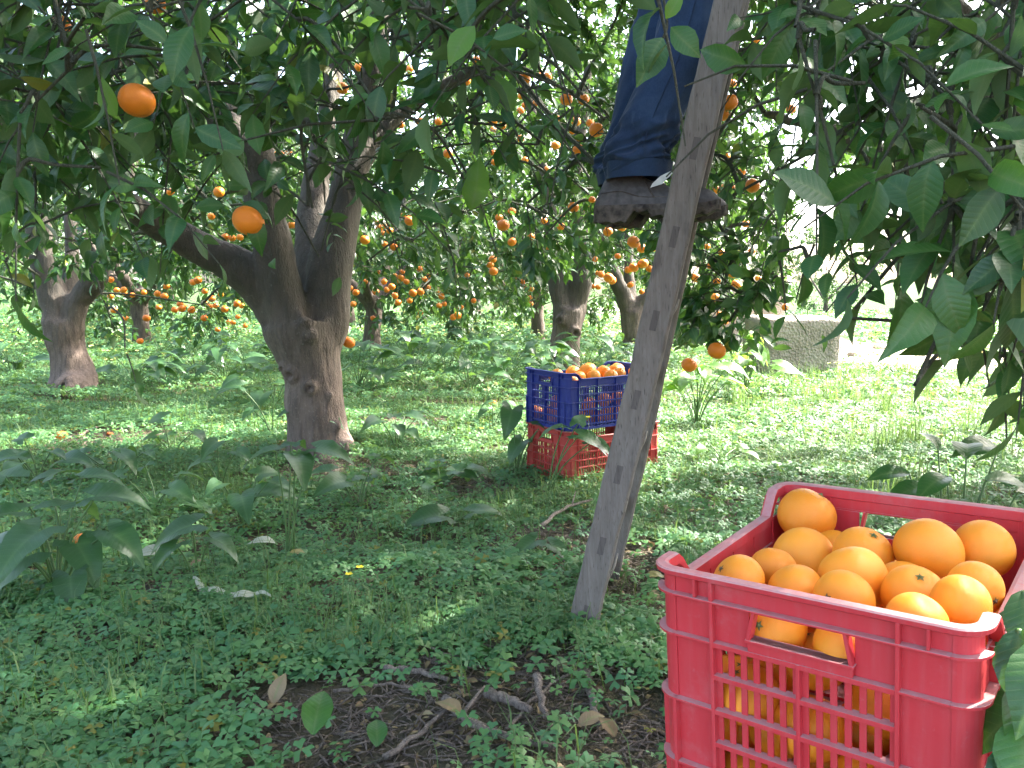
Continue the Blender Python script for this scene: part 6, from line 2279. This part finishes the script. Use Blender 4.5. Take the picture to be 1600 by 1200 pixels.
# fallen oranges and peel
for px, py, dm, lab, mk in [
    (97, 688, 20, 'bright windfall orange at the left, on the edge of the litter patch', 0), (128, 855, 26, 'windfall orange half hidden under arum leaves at the left', 0),
    (180, 663, 10, 'tiny windfall orange on the far side of the litter patch', 0), (172, 684, 11, 'dull windfall orange on the litter patch', 1), (770, 634, 13, 'windfall orange in the clover left of the blue crate', 0),
    (588, 868, 18, 'split windfall orange in the clover, centre left', 1), (862, 885, 26, 'rotting reddish orange left of the ladder foot', 1), (640, 530, 8, 'distant windfall orange in the sunny strip', 0)]:
    p = gnd(px, py)
    dd = math.hypot(p[1], 1.0)
    r_ = dm / F * dd / 2
    r_ = min(r_, .036)
    o = link('fallen_orange', (OT if not mk else [orange_mesh('fallen_orange', 60 + px, 3, 'rot', 'calyx_dry')])[0])
    o.scale = (r_, r_, r_ * (.95 if not mk else .6)); o.location = (p[0], p[1], gz(p[0], p[1]) + r_ * (.8 if not mk else .5)); o.rotation_euler = (rnd.uniform(0, 3), rnd.uniform(0, 3), 0) if not mk else (.2, .1, px)
    tag(o, lab, 'orange')

# dry and pale leaves lying about
DL = []
for k in range(4):
    me = arum_leaf_mesh(70 + k, 'oval').mesh('dry_leaf', ribs=True); me.materials.append(M['dry']); DL.append(me)
PL = arum_leaf_mesh(90, 'oval').mesh('pale_leaf', ribs=True); PL.materials.append(M['pale'])
YL = arum_leaf_mesh(91, 'oval').mesh('yellow_leaf', ribs=True)
M['yleaf'] = leaf_mat('yellowing_leaf', [(0.30, 0.28, 0.09), (0.36, 0.30, 0.10)], rough=.5, trans=.25, tcol=(.5, .4, .1)); YL.materials.append(M['yleaf'])
for px, py, s, hd, pt, me, lab in [
    (430, 860, .10, 200, .25, PL, 'pale curled leaf at the foot of the tall arum'), (452, 880, .07, 30, .2, YL, 'tan shrivelled leaf beside the tall arum stem'), (215, 885, .12, 10, .25, PL, 'pale grey green leaf lying over the clover at the left'),
    (435, 1083, .05, 160, .2, YL, 'small yellow leaf by the top of the bare patch'), (428, 1125, .07, 70, .9, DL[0], 'brown leaf standing on edge left of the bare patch'), (1010, 918, .07, 10, .1, YL, 'long yellow green leaf right of the ladder foot'),
    (1012, 948, .05, -20, .2, DL[1], 'pale dry leaf touching the red crate shadow'), (960, 1180, .06, 120, .5, DL[2], 'dry folded leaf next to the pipe'), (905, 1165, .07, 30, .2, DL[3], 'brown leaf left of the dry folded one'),
    (650, 742, .10, 190, .1, DL[0], 'tan leaf on the soil right of the trunk foot'), (560, 748, .09, 20, .1, YL, 'yellowing leaf just right of the trunk foot'), (300, 900, .06, 60, .2, DL[1], 'brown leaf below the limp arum'),
    (720, 1150, .07, 150, .3, DL[2], 'brown leaf on the bare patch beside the thick stick'), (490, 1180, .12, 90, .5, AL['ovald'][0], 'round green leaf at the bottom edge'), (590, 1195, .08, 100, .4, AL['ovald'][1], 'green leaf at the bottom edge left of the sticks'),
    (1018, 875, .05, 250, .9, DL[3], 'tan pod like leaf standing between ladder and crate')]:
    p = gnd(px, py)
    o = link('fallen_leaf', me)
    h = radians(hd)
    y = np.array([cos(h) * cos(pt), sin(h) * cos(pt), sin(pt)]); x = norm(np.cross(y, [0.1, -.2, 1])); z = np.cross(x, y)
    o.matrix_world = mat4(x, y, z, s, (p[0], p[1], gz(p[0], p[1]) + .035))
    tag(o, lab, 'leaf')
# long pale strip of dried leaf
acc = Acc()
pts_ = [gnd(303, 930), gnd(318, 945), gnd(345, 955), gnd(375, 965), gnd(400, 962), gnd(425, 968)]
ws_ = [.004, .022, .016, .022, .013, .002]
Q = smooth_path(np.column_stack([np.array(pts_), ws_]), 5)
V = []
for i, q in enumerate(Q):
    z = gz(q[0], q[1]) + .055 + .006 * math.sin(i * .9)
    V += [(q[0], q[1] - q[3], z), (q[0], q[1], z + .008), (q[0], q[1] + q[3], z + .004)]
acc.add(V, [(i * 3 + k, (i + 1) * 3 + k, (i + 1) * 3 + k + 1, i * 3 + k + 1) for i in range(len(Q) - 1) for k in range(2)])
tag(acc.obj('dried_leaf_strip', M['pale'], ribs=True), 'long papery pale strip of dead leaf on the clover, lower left', 'leaf')

# single yellow flowers
for px, py, h_, lab in [(546, 925, .05, 'left of two small yellow flowers low in the clover, centre'), (563, 920, .06, 'right of two small yellow flowers low in the clover, centre'), (753, 700, .12, 'small yellow flower left of the crates'),
                        (920, 760, .36, 'yellow flower on a tall thin stalk in front of the blue crate'), (520, 765, .06, 'small yellow flower at the foot of the knotty trunk')]:
    p = gnd(px, py) if h_ < .3 else gnd(918, 775)
    b = np.array([p[0], p[1], gz(p[0], p[1])])
    root = empty('yellow_flower', b); tag(root, lab, 'flower')
    acc = Acc(); tube(acc, [(0, 0, -.01), (.004, 0, h_ * .6), (0, 0, h_)], .001, 4); acc.obj('stalk', M['stem'], root)
    for k in range(5):
        acc = Acc(); a_ = k * 2 * pi / 5
        d = np.array([cos(a_), sin(a_), .35]); s_ = np.array([-sin(a_), cos(a_), 0])
        c = np.array([0, 0, h_])
        acc.add([c, c + d * .009 - s_ * .006, c + d * .014, c + d * .009 + s_ * .006], [(0, 1, 2), (0, 2, 3)])
        acc.obj('petal', M['yellow'], root)
